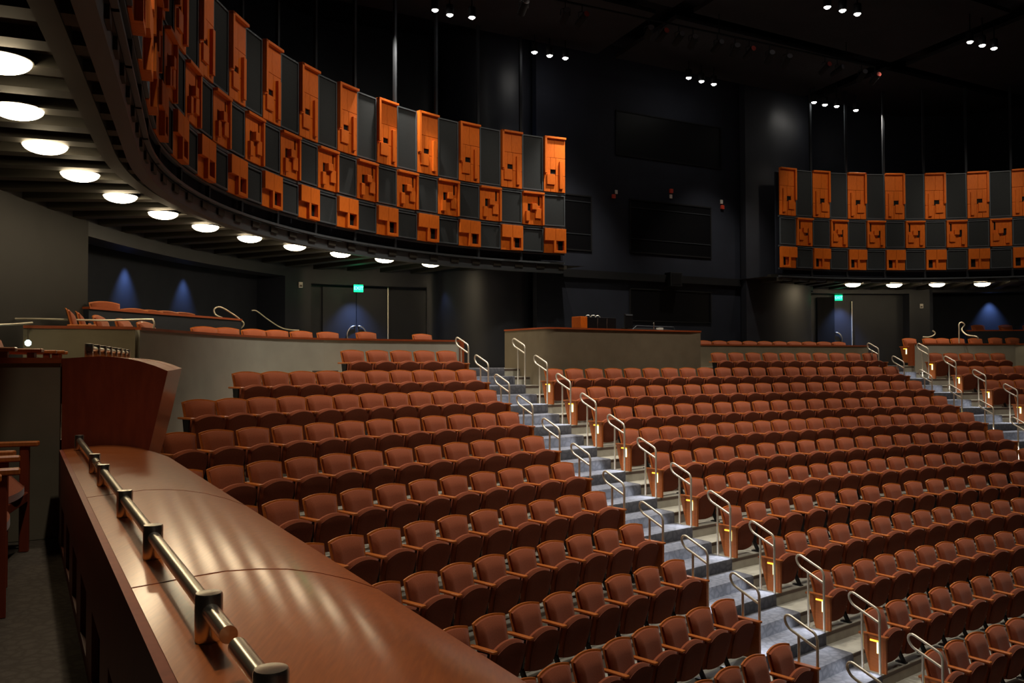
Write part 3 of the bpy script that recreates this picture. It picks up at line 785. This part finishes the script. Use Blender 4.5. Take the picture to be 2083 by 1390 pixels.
def make_panel(kind, s, w):
    """local x to the viewer's left, y out of the wall, origin bottom centre"""
    h = {'tall': ZT[0] - ZT[1], 'mid': ZT[2] - ZT[3], 'low': ZT[4] - ZT[5]}[kind]
    root = empty(kind_name[kind], (0, 0, 0)); W2 = w / 2
    X = lambda t: W2 - t * w           # t: 0 = viewer's left, 1 = right
    def bx(t0, t1, z0, z1, y0, y1, mb=None):
        mb = mb or MB(); mb.bbox(X(t1), X(t0), y0, y1, z0 * h, z1 * h, 0.003); return mb
    wd = M['panel_wood']
    if kind == 'tall':
        mb = MB()                        # field boards with fine gaps, leaving a square opening
        for (t0, t1, z0, z1) in ((0.0, 0.30, 0.405, 0.62), (0.0, 0.30, 0.0, 0.405), (0.31, 0.55, 0.0, 0.30), (0.305, 0.55, 0.41, 0.62), (0.56, 1.0, 0.0, 0.30), (0.56, 1.0, 0.305, 0.62), (0.0, 0.49, 0.625, 1.0), (0.495, 1.0, 0.625, 1.0)):
            bx(t0, t1, z0, z1, 0.0, 0.05, mb)
        sx(mb, s).build('field', wd, root)
        mb = bx(0.0, 0.10, 0.33, 1.0, 0.05, 0.115); bx(0.0, 1.0, 0.965, 1.0, 0.05, 0.115, mb); sx(mb, s).build('frame', wd, root)
        sx(bx(0.12, 0.50, 0.13, 0.32, 0.05, 0.085), s).build('raised_block', wd, root)
        sx(bx(0.70, 0.86, 0.06, 0.56, 0.05, 0.105), s).build('raised_bar', wd, root)
        sx(bx(0.30, 0.555, 0.30, 0.41, 0.0, 0.02), s).build('opening', M['black'], root)
    elif kind == 'mid':
        mb = MB()
        for (t0, t1, z0, z1) in ((0.0, 0.25, 0.0, 1.0), (0.25, 0.40, 0.0, 0.38), (0.25, 0.40, 0.64, 1.0), (0.40, 0.74, 0.0, 1.0), (0.74, 0.82, 0.0, 0.60), (0.74, 0.82, 0.90, 1.0), (0.82, 1.0, 0.0, 1.0)):
            bx(t0, t1, z0, z1, 0.0, 0.045, mb)
        sx(mb, s).build('field', wd, root)
        mb = bx(0.0, 1.0, 0.94, 1.0, 0.045, 0.115); bx(0.91, 1.0, 0.0, 1.0, 0.045, 0.10, mb); sx(mb, s).build('frame', wd, root)
        sx(bx(0.40, 0.64, 0.46, 0.64, 0.045, 0.115), s).build('raised_block', wd, root)
        sx(bx(0.13, 0.30, 0.10, 0.40, 0.045, 0.10), s).build('raised_block', wd, root)
        sx(bx(0.58, 0.86, 0.20, 0.50, 0.045, 0.085), s).build('raised_block', wd, root)
        sx(bx(0.25, 0.40, 0.38, 0.64, 0.0, 0.012), s).build('opening', M['black'], root)
        sx(bx(0.74, 0.82, 0.60, 0.90, 0.0, 0.012), s).build('opening', M['black'], root)
    else:
        mb = MB(); bx(0.0, 0.49, 0.50, 1.0, 0.0, 0.10, mb); bx(0.50, 1.0, 0.50, 1.0, 0.0, 0.10, mb)
        sx(mb, s).build('upper_board', wd, root)
        mb = bx(0.0, 0.42, 0.0, 0.50, 0.0, 0.035); bx(0.42, 0.53, 0.0, 0.50, 0.0, 0.10, mb); bx(0.90, 1.0, 0.0, 0.50, 0.0, 0.10, mb); bx(0.53, 0.90, 0.0, 0.10, 0.0, 0.10, mb); bx(0.53, 0.66, 0.10, 0.50, 0.0, 0.04, mb)
        sx(mb, s).build('lower_frame', wd, root)
        sx(bx(0.66, 0.90, 0.10, 0.50, 0.0, 0.015), s).build('opening', M['black'], root)
    return root
kind_name = {'tall': 'tall_relief_panel', 'mid': 'square_relief_panel', 'low': 'low_relief_panel'}
def make_acoustic(w, h):
    root = empty('acoustic_panel', (0, 0, 0)); f = 0.028
    MB().box(-w / 2 + f, w / 2 - f, 0.0, 0.02, f, h - f).build('cloth', M['acoustic'], root)
    mb = MB(); mb.box(-w / 2, w / 2, 0, 0.04, 0, f); mb.box(-w / 2, w / 2, 0, 0.04, h - f, h); mb.box(-w / 2, -w / 2 + f, 0, 0.04, f, h - f); mb.box(w / 2 - f, w / 2, 0, 0.04, f, h - f)
    mb.build('frame', M['steel_dark'], root); return root
def balcony(side, O, R, phi0, dphi, nbay, sgn):
    """sgn +1: bays counted from the right end leftwards (left balcony); -1: from the left end rightwards"""
    wbay = R * dphi; w = wbay * 0.485
    protos = {}; used = set()
    def place(key, mk_, phi, z, label, cat, group):
        if key not in protos: protos[key] = mk_()
        o = copy_tree(protos[key]) if key in used else protos[key]; used.add(key)
        x, y = ring_pt(O, R, phi); o.location = (x, y, z); o.rotation_euler = (0, 0, ring_rot(O, phi)); tag(o, label, cat, group)
    where = 'right' if sgn > 0 else 'left'
    for k in range(nbay):
        e0 = phi0 - sgn * k * dphi                 # outer boundary of this bay
        pa = e0 - sgn * dphi * 0.25; pb = e0 - sgn * dphi * 0.75
        t = f'{ORD[k + 1]} bay from the {where} end of the {side} balcony'
        g = f'{side} balcony front'
        place('tall', lambda: make_panel('tall', sgn, w), pa, ZT[1], 'tall orange wooden relief panel, ' + t, 'relief panel', 'tall relief panels of the ' + g)
        place('mid', lambda: make_panel('mid', sgn, w), pb, ZT[3], 'nearly square orange relief panel, ' + t, 'relief panel', 'square relief panels of the ' + g)
        place('low', lambda: make_panel('low', sgn, w), pa, ZT[5], 'low orange relief panel, ' + t, 'relief panel', 'low relief panels of the ' + g)
        for nm, key, ph, zi in (('tall', 'a', pb, 0), ('middle', 'b', pa, 2), ('low', 'c', pb, 4)):
            place('ac' + key, lambda: make_acoustic(w, ZT[zi] - ZT[zi + 1] - 0.03), ph, ZT[zi + 1] + 0.01, f'{nm} charcoal acoustic panel, {t}', 'acoustic panel', f'{nm} acoustic panels of the {g}')
        x, y = ring_pt(O, R, e0 - sgn * dphi)
        o = empty('steel_post', (x, y, 2.40), ring_rot(O, e0 - sgn * dphi))
        MB().box(-0.03, 0.03, -0.06, 0.0, 0.0, 5.6).build('shaft', M['post_steel'], o)
        tag(o, f'dark steel post, far edge of the {ORD[k + 1]} bay from {where} of {side} balcony', 'post', f'posts of the {side} balcony')
    # fascia rails, edge beam, soffit, floor behind
    a0, a1 = (phi0 - nbay * dphi - 0.05, phi0) if sgn > 0 else (phi0, phi0 + nbay * dphi + 0.05)
    def sweep(prof, name, mat, n=60, sm=40):
        rows = []
        for i in range(n + 1):
            ph = a0 + (a1 - a0) * i / n
            rows.append([(*ring_pt(O, R + dr, ph), z) for dr, z in prof])
        return struct(MB().solid_strip(rows).build(name, mat, None, sm))
    num = 10 if sgn > 0 else 20
    sweep([(0.0, 2.40), (0.0, 2.44), (0.05, 2.44), (0.05, 2.40)], f'trim_{num}', M['steel_dark'])
    sweep([(0.0, 2.62), (0.0, 2.655), (0.05, 2.655), (0.05, 2.62)], f'trim_{num + 1}', M['steel_dark'])
    sweep([(-0.02, 4.105), (-0.02, 4.145), (0.05, 4.145), (0.05, 4.105)], f'trim_{num + 2}', M['steel_dark'])
    sweep([(-0.02, 3.255), (-0.02, 3.30), (0.05, 3.30), (0.05, 3.255)], f'trim_{num + 3}', M['steel_dark'])
    e = 0.0 if sgn > 0 else 0.12
    sweep([(0.08, 2.19 + e), (0.08, 2.40), (0.22, 2.40), (0.22, 2.19 + e)], f'trim_{num + 4}', M['steel_dark'])
    sweep([(0.34, SOF - 0.04 + e), (0.34, SOF + 0.2), (0.50, SOF + 0.2), (0.50, SOF - 0.04 + e)], f'trim_{num + 5}', M['soffit'])
    sweep([(0.12, SOF + 0.2), (0.12, 5.4), (0.17, 5.4), (0.17, SOF + 0.2)], f'wall_{side}_balcony', M['back_wall'])
    return a0, a1
LB = balcony('left', OL, RL, PHI_L0, DPL, 17, 1)
RB = balcony('right', OR_, RR_, PHI_R0, DPR, 8, -1)
# soffits between balcony edge and walls
def soffit(name, inner, outer, joists):
    mb = MB(); n = len(inner)
    mb.strip([[(*inner[i], SOF + 0.08), (*outer[i], SOF + 0.08)] for i in range(n)]); o = struct(mb.build(name, M['soffit']))
    mb = MB()
    for i in joists:
        a, b = Vector(inner[i]), Vector(outer[i]); d = (b - a).normalized(); nn = Vector((-d.y, d.x)) * 0.11
        mb.add([(*(a + nn), SOF - 0.02), (*(b + nn), SOF - 0.02), (*(b - nn), SOF - 0.02), (*(a - nn), SOF - 0.02), (*(a + nn), SOF + 0.08), (*(b + nn), SOF + 0.08), (*(b - nn), SOF + 0.08), (*(a - nn), SOF + 0.08)],
               [(0, 1, 2, 3), (4, 7, 6, 5), (0, 4, 5, 1), (1, 5, 6, 2), (2, 6, 7, 3), (3, 7, 4, 0)])
    struct(mb.build('ceiling_joists_' + name.split('_')[1], M['soffit']))
def radial_hit(O, phi, path):
    best = None
    if O is OL and phi < PHI_C:
        a = Vector(ring_pt(O, RL, phi)); n = Vector((sin(PHI_C), cos(PHI_C)))
        return tuple(a + n * 3.3)
    for p in path:
        v = Vector(p) - O; d = atan2(v.x, v.y) - phi
        d = (d + pi) % (2 * pi) - pi
        if best is None or abs(d) < best[0]: best = (abs(d), p)
    return best[1]
Wfine = [tuple(p) for p in smooth_path([Vector(p) for p in W], 3)]
inn, out = [], []
NS = 17 * 4
for i in range(NS + 1):
    ph = PHI_L0 + 0.06 - i * DPL / 4
    inn.append(ring_pt(OL, RL + 0.05, ph)); q = Vector(radial_hit(OL, ph, Wfine)); q = OL + (q - OL) * 1.03; out.append(tuple(q))
soffit('ceiling_left_soffit', inn, out, range(2, NS, 2))
Wm = W_R
inn, out = [], []
for i in range(45):
    ph = PHI_R0 - 0.06 + i * DPR / 4
    inn.append(ring_pt(OR_, RR_ + 0.05, ph)); q = Vector(radial_hit(OR_, ph, Wm)); q = OR_ + (q - OR_) * 1.03; out.append(tuple(q))
soffit('ceiling_right_soffit', inn, out, range(2, 45, 2))

# dome lights
def make_dome():
    root = empty('dome_light', (0, 0, 0)); r = 0.215; prof = []
    for k in range(9):
        a = k / 8 * pi / 2; prof.append((max(0.004, r * sin(a)), -0.092 * cos(a)))
    MB().lathe(prof, (0, 0, -0.11), 28).build('glass_bowl', M['dome'], root, 60)
    MB().lathe([(r + 0.012, -0.112), (r + 0.012, -0.100), (0.05, -0.095), (0.05, -0.02), (0.09, -0.005), (0.09, 0.0)], (0, 0, 0), 28).build('canopy', M['soffit'], root, 40)
    return root
dome0 = make_dome(); du = False
DL = [(877, 541), (783, 532), (693, 521), (600, 507), (508, 490), (418, 468), (332, 442), (245, 408), (163, 364), (92, 307), (35, 235), (0, 138)]
DR = [(1735, 582), (1819, 583), (1906, 582), (1998, 581)]
for side, lst in (('left', DL), ('right', DR)):
    for k, (px, py) in enumerate(lst):
        p = at_z(px, py, 2.225); o = copy_tree(dome0) if du else dome0; du = True
        o.location = (p.x, p.y, 2.395)
        tag(o, f'glowing bowl light, {ORD[k + 1]} from the {"right" if side == "left" else "left"} under the {side} balcony', 'ceiling light', f'bowl lights under the {side} balcony')

# blue wash spots grazing the recess walls and doors
BLUE = (0.30, 0.48, 1.0)
def wash(px, off, z, e, ang, path):
    i = max(1, min(len(path) - 2, near_idx(path, px)))
    d = (Vector(path[i + 1]) - Vector(path[i - 1])).normalized(); nn = Vector((-d.y, d.x))
    p = Vector(path[i]) + nn * off; tgt = p + nn * 0.24
    spot('wash_light', (p.x, p.y, z), (tgt.x, tgt.y, z - 1.6), e, BLUE, ang, 1.0, 0.05)
wash(337, 0.65, 2.02, 150, 66, W); wash(440, 0.65, 2.02, 130, 58, W); wash(722, -0.12, 1.9, 190, 84, W); wash(905, -0.25, 2.1, 25, 60, W)
wash(2040, 1.12, 2.17, 200, 70, W_R); wash(2140, 1.12, 2.17, 200, 70, W_R); wash(1716, -0.08, 2.1, 220, 80, W_R)
spot('wash_light', (0.3, 21.2, 4.0), (0.2, 22.1, 5.2), 30, BLUE, 90, 0.9, 0.1)

# exit signs
def exit_sign(p, rz, label):
    root = empty('exit_sign', p, rz)
    MB().bbox(-0.115, 0.115, -0.03, 0.0, -0.09, 0.09, 0.004).build('sign_face', M['exit_face'], root)
    MB().box(-0.02, 0.02, -0.03, 0.0, 0.09, 0.13).build('stem', M['black'], root)
    cu = bpy.data.curves.new('lettering', 'FONT'); cu.body = 'EXIT'; cu.size = 0.115; cu.align_x = 'CENTER'; cu.align_y = 'CENTER'; cu.extrude = 0.003
    tmp = bpy.data.objects.new('lettering_curve', cu); COL.objects.link(tmp); dg = bpy.context.evaluated_depsgraph_get()
    me = bpy.data.meshes.new_from_object(tmp.evaluated_get(dg)); bpy.data.objects.remove(tmp); me.materials.clear(); me.materials.append(M['exit_text'])
    t = bpy.data.objects.new('lettering', me); COL.objects.link(t); t.parent = root
    t.location = (0, -0.034, 0); t.rotation_euler = (pi / 2, 0, 0)
    tag(root, label, 'exit sign')
p = at_y(729, 572, 20.9); exit_sign((p.x, p.y, 1.80), 0.35, 'green lit exit sign hanging above the left double doors')
l = bpy.data.lights.new('exit_glow', 'POINT'); l.energy = 0.8; l.color = (0.05, 1, 0.35); l.shadow_soft_size = 0.08
o = bpy.data.objects.new('exit_glow', l); COL.objects.link(o); o.location = (p.x, p.y - 0.12, 1.86)
q = px_on(rdoor, 1706, 1.8); pm = at_y(1706, 606, q[1] - 0.10); exit_sign((pm.x, pm.y, pm.z), -0.35, 'green lit exit sign above the right doorway')

# small white switch plates on the piers
for px, py, Y, rz, lab in ((610, 580, 20.0, 0.6, 'small white wall plate on the pier left of the left doors'), (1874, 623, 26.9, -0.5, 'small white wall plate on the right pier')):
    p = at_y(px, py, Y)
    if px < 1000:
        q = px_on(W, px); p = Vector((q[0], q[1], p.z * q[1] / Y)); 
    else:
        q = px_on(Wm, px, 1.6); p = Vector((q[0], q[1], at_y(px, py, q[1]).z))
    root = empty('wall_plate', (p.x + (0.02 if px < 1000 else 0), p.y - 0.03, p.z), rz)
    MB().bbox(-0.05, 0.05, -0.02, 0.02, -0.07, 0.07, 0.006).build('plate', M['white'], root)
    MB().box(-0.03, 0.03, -0.026, -0.018, -0.045, 0.0).build('switch', M['nosing'], root)
    tag(root, lab, 'wall plate')

# ------------------------------------------------------------------ parterre seats behind the parapets, upper tier
def parterre(px, py, Y, label, group, face=None, kind='mid'):
    p = at_y(px, py, Y); a = atan2(p.x - CX, p.y - CY)
    rz = pi - a if face is None else face
    o = put_seat(kind, p.x, p.y, p.z - SEAT_H, rz); tag(o, label, 'parterre seat', group); return o
for k, (px, py, Y) in enumerate([(856, 679, 18.4), (742, 675, 18.0), (664, 675, 17.2), (610, 673, 16.8), (560, 671, 16.35), (513, 669, 15.85), (458, 666, 15.2), (413, 664, 14.6)]):
    parterre(px, py, Y, f'rust seat top showing over the left parapet, {ORD[k + 1]} from the stairs', 'seats behind the left parapet')
for k, (px, py, Y) in enumerate([(290, 654, 12.6), (243, 648, 12.45), (195, 641, 12.35), (152, 633, 12.4), (132, 627, 11.7)]):
    parterre(px, py, Y, f'rust seat above the olive box wall, {ORD[k + 1]} from the right', 'seats above the olive box wall', atan2(-0.9, 0.42) + (-0.5 + 0.1 * k if k < 3 else 0))
# seats behind the low parapet right of the booth, and on the right
mids = []
for k in range(24):
    a = radians(-29.0 + 0.80 * k); x, y = pol(37.75, a)
    if a > radians(-19.75): break
    o = put_seat('mid', x, y, CROSS_Z - 0.02, pi - a); tag(o, f'rust seat top over the low middle parapet, {ORD[k + 1]} from the booth', 'parterre seat', 'seats behind the middle parapet')
def ring_px(px, r, z=0.6):
    return min((pol(r, -0.62 + 0.0004 * i) for i in range(1300)), key=lambda q: abs(project((q[0], q[1], z))[0] - px))
for k, (px, py) in enumerate([(1888, 688), (1914, 688), (1945, 688), (1981, 688), (2022, 687), (2057, 687)]):
    q = ring_px(px, 37.62); parterre(px, py, q[1], f'rust seat top showing over the right parapet, {ORD[k + 1]} from the right stairs', 'seats behind the right parapet')
q = ring_px(1847, 37.5); parterre(1847, 688, q[1], 'rust seat with a lit end panel at the head of the right stairs', None, None, 'end_pos')
# raised tiers against the recesses
TZ = 0.86
tier = [tuple(p) for p in smooth_path([Vector((-6.45, 13.1)), Vector((-6.05, 14.6)), Vector((-5.32, 16.9))])]
capped('raised_tier', tier, CROSS_Z, TZ, 0.1, 'dark raised tier front with thin wood cap before the left recess', 'raised tier', M['recess_wall'], M['cap_wood'])
tier_r = [(14.62, 27.62), (16.3, 27.3), (18.4, 26.3)]
capped('raised_tier', tier_r, CROSS_Z, 0.99, 0.1, 'dark raised tier front with thin wood cap before the right recess', 'raised tier', M['recess_wall'], M['cap_wood'])
for k, (px, py) in enumerate([(210, 613), (270, 627), (302, 630), (335, 632), (370, 635)]):
    parterre(px, py, 14.0 + 0.75 * k, f'rust seat top above the left raised tier, {ORD[k + 1]} from the left', 'seats on the left raised tier')
for k, (px, py) in enumerate([(1987, 661), (2043, 661), (2092, 661)]):
    p = at_y(px, py, 28.25 - 0.15 * k); a = atan2(p.x - CX, p.y - CY)
    o = put_seat('mid', p.x, p.y, p.z - SEAT_H, pi - a); tag(o, f'rust seat top above the right raised tier, {ORD[k + 1]} from the left', 'parterre seat', 'seats on the right raised tier')
flr('floor_left_tier', tier + [(-6.4, 18.0), (-7.5, 16.5), (-7.6, 13.0)], 0.25, M['box_carpet'])
flr('floor_right_tier', tier_r + [(19.0, 27.4), (16.8, 28.7), (14.9, 28.75)], 0.33, M['box_carpet'])
# tubular stair rails of the parterre
def tube_rail(name, pix, label, r=0.014):
    root = empty(name, (0, 0, 0))
    pts = smooth_path([at_y(px, py, Y) for px, py, Y in pix], 4)
    MB().tube(pts, r, 8).build('tube', M['rail_steel'], root, 50)
    return tag(root, label, 'handrail')
tube_rail('tier_handrail', [(452, 647, 16.4), (438, 640, 16.4), (436, 629, 16.4), (448, 625, 16.5), (470, 637, 16.7), (488, 650, 16.9), (496, 660, 17.0), (486, 672, 17.0), (484, 678, 17.0)], 'curled steel handrail at the end of the left raised tier', 0.016)
tube_rail('wall_handrail', [(512, 632, 18.4), (522, 633, 18.5), (545, 650, 18.8), (570, 666, 19.1), (590, 671, 19.3), (608, 672, 19.5)], 'thin brass-coloured wall handrail descending beside the left pier')
tube_rail('box_handrail', [(-30, 649, 11.6), (80, 649, 11.8), (200, 652, 12.0), (300, 650, 12.2), (311, 652, 12.2), (314, 660, 12.2), (312, 668, 12.2)], 'long level steel handrail behind the olive box wall')
tube_rail('box_handrail', [(-30, 662, 9.8), (30, 660, 10.1), (66, 657, 10.3)], 'short steel handrail at the left picture edge')
tube_rail('tier_handrail', [(1951, 712, 25.5), (1951, 672, 25.5), (1951, 660, 25.5), (1956, 656, 25.5), (1962, 661, 25.5), (1957, 668, 25.5), (1958, 674, 25.4), (1968, 682, 25.2), (1986, 685, 25.0), (1990, 690, 25.0)], 'twisted brass-coloured handrail at the end of the right raised tier', 0.02)
tube_rail('wall_handrail', [(1877, 686, 26.2), (1890, 686, 26.2), (1900, 682, 26.2), (1902, 677, 26.2), (1897, 673, 26.2)], 'short curved handrail beside the right pier', 0.02)
# glare of a small lamp seen between the armchairs
p = at_y(57, 698, 9.9); root = empty('step_lamp', tuple(p)); MB().lathe([(0.012, -0.035), (0.032, -0.018), (0.034, 0.012), (0.014, 0.034)], (0, 0, 0), 16).build('bulb', M['cyan'], root, 60)
MB().tube([(0, 0, 0.03), (0, 0, 0.16)], 0.006, 8).build('stem', M['chrome'], root); tag(root, 'small white glowing lamp between the rust armchairs at left', 'lamp')

# ------------------------------------------------------------------ booth equipment
rzb = pi - (-0.585)
def on_booth(px, py, rr):
    """point on the vertical cylinder of radius rr about the seating centre"""
    best = None
    d = ray(px, py)
    for k in range(4000):
        y = 14 + k * 0.003; x = d.x / d.y * y; e = abs(hypot(x - CX, y - CY) - rr)
        if best is None or e < best[0]: best = (e, y)
    return d * (best[1] / d.y)
k = 18.9 / 1750
c = on_booth(1206, 668, BR + 0.45); zt_ = BZ - 0.02
desk = empty('booth_desk', (c.x + 0.45, c.y + 0.2, 0.1), rzb); MB().bbox(-1.5, 1.1, -0.25, 0.25, zt_ - 0.14, zt_ - 0.1, 0.005).build('worktop', M['steel_black'], desk)
for xx in (-1.4, 1.0): MB().box(xx - 0.03, xx + 0.03, -0.2, 0.2, 0, zt_ - 0.14).build('leg', M['steel_black'], desk)
tag(desk, 'dark worktop just behind the mixing booth wall', 'desk')
r_ = empty('equipment_rack', (c.x, c.y, zt_ - 0.02), rzb)
MB().bbox(-0.52, 0.32, -0.12, 0.2, 0.0, 0.30, 0.005).build('cabinet', M['steel_black'], r_)
MB().bbox(0.32, 0.51, -0.125, 0.205, 0.0, 0.31, 0.005).build('wooden_side', M['panel_wood'], r_)
for kx in (-0.25, 0.02): MB().tube([(kx, 0.205, 0.28), (kx + 0.02, 0.215, 0.15), (kx + 0.01, 0.21, 0.02)], 0.005, 6).build('cable', M['nosing'], r_)
for kx in (0.2, 0.05, -0.08): MB().tube([(kx + 0.06, 0.05, 0.30), (kx + 0.03, 0.06, 0.345), (kx - 0.02, 0.08, 0.35), (kx - 0.06, 0.1, 0.30)], 0.008, 6).build('cable', M['rail_steel'], r_)
tag(r_, 'black equipment rack with an orange wooden side on the mixing booth', 'equipment rack')
p = on_booth(1279, 662, BR + 0.5); m_ = empty('monitor', (p.x, p.y, zt_ - 0.02), rzb)
MB().bbox(-0.125, 0.125, -0.03, 0.01, 0.09, 0.42, 0.006).build('screen_back', M['steel_black'], m_); MB().bbox(-0.11, 0.10, 0.01, 0.02, 0.375, 0.41, 0.003).build('top_bezel', M['steel_dark'], m_)
MB().box(-0.025, 0.025, -0.03, 0.0, 0.0, 0.1).build('neck', M['chrome'], m_); MB().bbox(-0.1, 0.1, -0.1, 0.06, 0, 0.015, 0.004).build('foot', M['chrome'], m_)
tag(m_, 'small dark monitor standing on the mixing booth desk', 'monitor')
p = on_booth(1325, 666, BR + 0.45); m_ = empty('mixing_console', (p.x, p.y, zt_ - 0.04), rzb)
MB().prism([(-0.25, 0.0), (0.2, 0.0), (0.2, 0.07), (-0.25, 0.13)], lambda u, v, t: (t, u, v), -0.62, 0.72).build('console_body', M['steel_black'], m_)
MB().tube([(-0.62, 0.15, 0.06), (-0.58, 0.15, 0.15), (0.6, 0.15, 0.16), (0.72, 0.15, 0.07)], 0.009, 8).build('guard_rail', M['steel_dark'], m_)
MB().bbox(-0.20, -0.06, 0.1, 0.2, 0.06, 0.125, 0.004).build('note_box', M['white'], m_)
MB().tube([(0.02, 0.1, 0.08), (0.03, 0.12, 0.2), (0.06, 0.15, 0.24), (0.09, 0.16, 0.22)], 0.009, 8).build('gooseneck_lamp', M['chrome'], m_)
tag(m_, 'black mixing console with a low guard rail on the booth', 'mixing console')

# ------------------------------------------------------------------ ceiling, hanging clouds, lamps, stage lights
CZ = 8.5
struct(MB().box(-14, 34, -14, 36, CZ, CZ + 0.2).build('ceiling', M['ceiling']))
for k, (L0, L1, o0, o1, dz) in enumerate([(35.6, 38.0, -9, -2.2, 0), (35.6, 38.0, -1.6, 5.2, 0), (31.8, 35.0, -9, -2.2, 0.1), (31.8, 35.0, -1.6, 5.2, 0.1), (31.8, 35.0, 5.8, 12.5, 0.1), (35.6, 38.0, 5.8, 12, 0), (27.5, 31.2, -8, -1.9, 0.2), (27.5, 31.2, -1.3, 5.5, 0.2), (27.5, 31.2, 6.1, 13, 0.2)]):
    q = [Vector((CX, CY)) + AX * L + BT * o for L, o in ((L0, o0), (L0, o1), (L1, o1), (L1, o0))]
    zz = 7.85 + dz
    mb = MB(); mb.add([(p.x, p.y, zz + (0.18 if i < 2 else 0)) for i, p in enumerate(q)] + [(p.x, p.y, zz + 0.1 + (0.18 if i < 2 else 0)) for i, p in enumerate(q)],
                      [(0, 1, 2, 3), (7, 6, 5, 4), (0, 4, 5, 1), (1, 5, 6, 2), (2, 6, 7, 3), (3, 7, 4, 0)])
    struct(mb.build(f'ceiling_cloud_{k + 1}', M['cloud']))
def make_lamp():
    root = empty('house_lamp', (0, 0, 0))
    MB().lathe([(0.06, 0.22), (0.085, 0.2), (0.085, 0.0), (0.075, -0.005)], (0, 0, 0), 20).build('housing', M['steel_black'], root, 40)
    MB().lathe([(0.004, -0.045), (0.04, -0.035), (0.068, -0.010), (0.074, 0.01)], (0, 0, 0), 20).build('lens', M['house_lens'], root, 60)
    MB().box(-0.012, 0.012, -0.012, 0.012, 0.2, 1.05).build('stem', M['steel_black'], root)
    return root
lamp0 = make_lamp(); lu = False
GRP = [('above the left balcony end', [(1087, 106), (1118, 113), (1150, 118)]), ('nearest the middle of the ceiling', [(1401, 158), (1427, 165), (1452, 171)]),
       ('at the top right of the ceiling', [(1683, 14), (1714, 21), (1744, 28)]), ('farthest right of the ceiling', [(1973, 85), (1998, 92), (2022, 98)]),
       ('lowest over the right balcony', [(1656, 208), (1678, 213), (1702, 216), (1741, 224)]), ('highest at left of the ceiling', [(885, 20), (915, 30), (960, 35)])]
for g, lst in GRP:
    for k, (px, py) in enumerate(lst):
        p = at_z(px, py, 7.45); o = copy_tree(lamp0) if lu else lamp0; lu = True
        o.location = tuple(p)
        tag(o, f'bright ceiling lamp, {ORD[k + 1]} from left in the cluster {g}', 'ceiling lamp', 'house lamps')
def make_stage_light(gel):
    root = empty('stage_light', (0, 0, 0))
    mb = MB(); mb.lathe([(0.055, 0.0), (0.08, 0.02), (0.085, 0.28), (0.06, 0.30)], (0, 0, 0), 14); mb.v = [(x, z - 0.14, y * 0.8 - (z - 0.14) * 0.5) for x, y, z in mb.v]
    mb.build('barrel', M['black'], root, 40)
    mb = MB(); mb.lathe([(0.07, 0.0), (0.07, 0.006)], (0, 0, 0), 14); mb.v = [(x, -z - 0.145, y * 0.8 + 0.07) for x, y, z in mb.v]
    mb.build('lens', M['gel'] if gel else M['lens_dim'], root)
    MB().tube([(-0.1, 0, 0.0), (-0.1, 0, 0.12), (0, 0, 0.17), (0.1, 0, 0.12), (0.1, 0, 0.0)], 0.01, 6).build('yoke', M['steel_black'], root)
    MB().tube([(0, 0, 0.17), (0, 0, 0.3)], 0.012, 6).build('clamp', M['steel_black'], root)
    return root
sp = [(1065, 15, 0), (1150, 32, 0), (1186, 38, 1), (1315, 70, 0), (1346, 73, 1), (1375, 82, 0), (1410, 85, 0), (1455, 97, 0), (1490, 105, 0), (1529, 106, 1), (1562, 118, 0), (1600, 124, 0), (1677, 140, 1), (1699, 146, 0), (1752, 155, 0), (1780, 160, 1)]
prot = {0: make_stage_light(0), 1: make_stage_light(1)}; su = set(); pipe = []
qa, qb = at_z(sp[0][0], sp[0][1], 7.2), at_z(sp[-1][0], sp[-1][1], 7.2)
pipe = [(qa.x, qa.y, 7.5), (qb.x, qb.y, 7.5)]; pd = (qb - qa).normalized()
for k, (px, py, g) in enumerate(sp):
    p = at_z(px, py, 7.2); p = qa + pd * (p - qa).dot(pd); o = copy_tree(prot[g]) if g in su else prot[g]; su.add(g)
    o.location = tuple(p); o.rotation_euler = (0, 0, A0 * -1 + random.uniform(-0.4, 0.4))
    tag(o, f'dim {"red-gelled " if g else "black "}stage light, {ORD[k + 1]} from left on the lighting pipe', 'stage light', 'stage lights on the pipe')
root = empty('lighting_pipe', (0, 0, 0)); MB().tube([pipe[0], pipe[-1]], 0.025, 8).build('pipe', M['black'], root)
for t in (0.1, 0.5, 0.9):
    q = Vector(pipe[0]).lerp(Vector(pipe[-1]), t); MB().tube([tuple(q), (q.x, q.y, CZ)], 0.012, 6).build('hanger', M['black'], root)
tag(root, 'dark lighting pipe carrying stage lights below the ceiling', 'pipe')

# lamps that wash the balcony fronts (aimed at the relief panels from the ceiling)
for k, (ph, e) in enumerate(((-0.45, 330), (-0.72, 330), (-0.98, 320), (-1.24, 300), (-1.52, 190))):
    x, y = ring_pt(OL, RL, ph); ix, iy = ring_pt(OL, RL - 3.6, ph)
    spot('panel_wash', (ix, iy, 7.6), (x, y, 3.9), e, (1.0, 0.86, 0.68), 56, 0.9, 0.1)
for k, (ph, e) in enumerate(((-0.33, 230), (-0.05, 280), (0.25, 330))):
    x, y = ring_pt(OR_, RR_, ph); ix, iy = ring_pt(OR_, RR_ - 3.6, ph)
    spot('panel_wash', (ix, iy, 7.6), (x, y, 3.9), e, (1.0, 0.86, 0.68), 56, 0.9, 0.1)
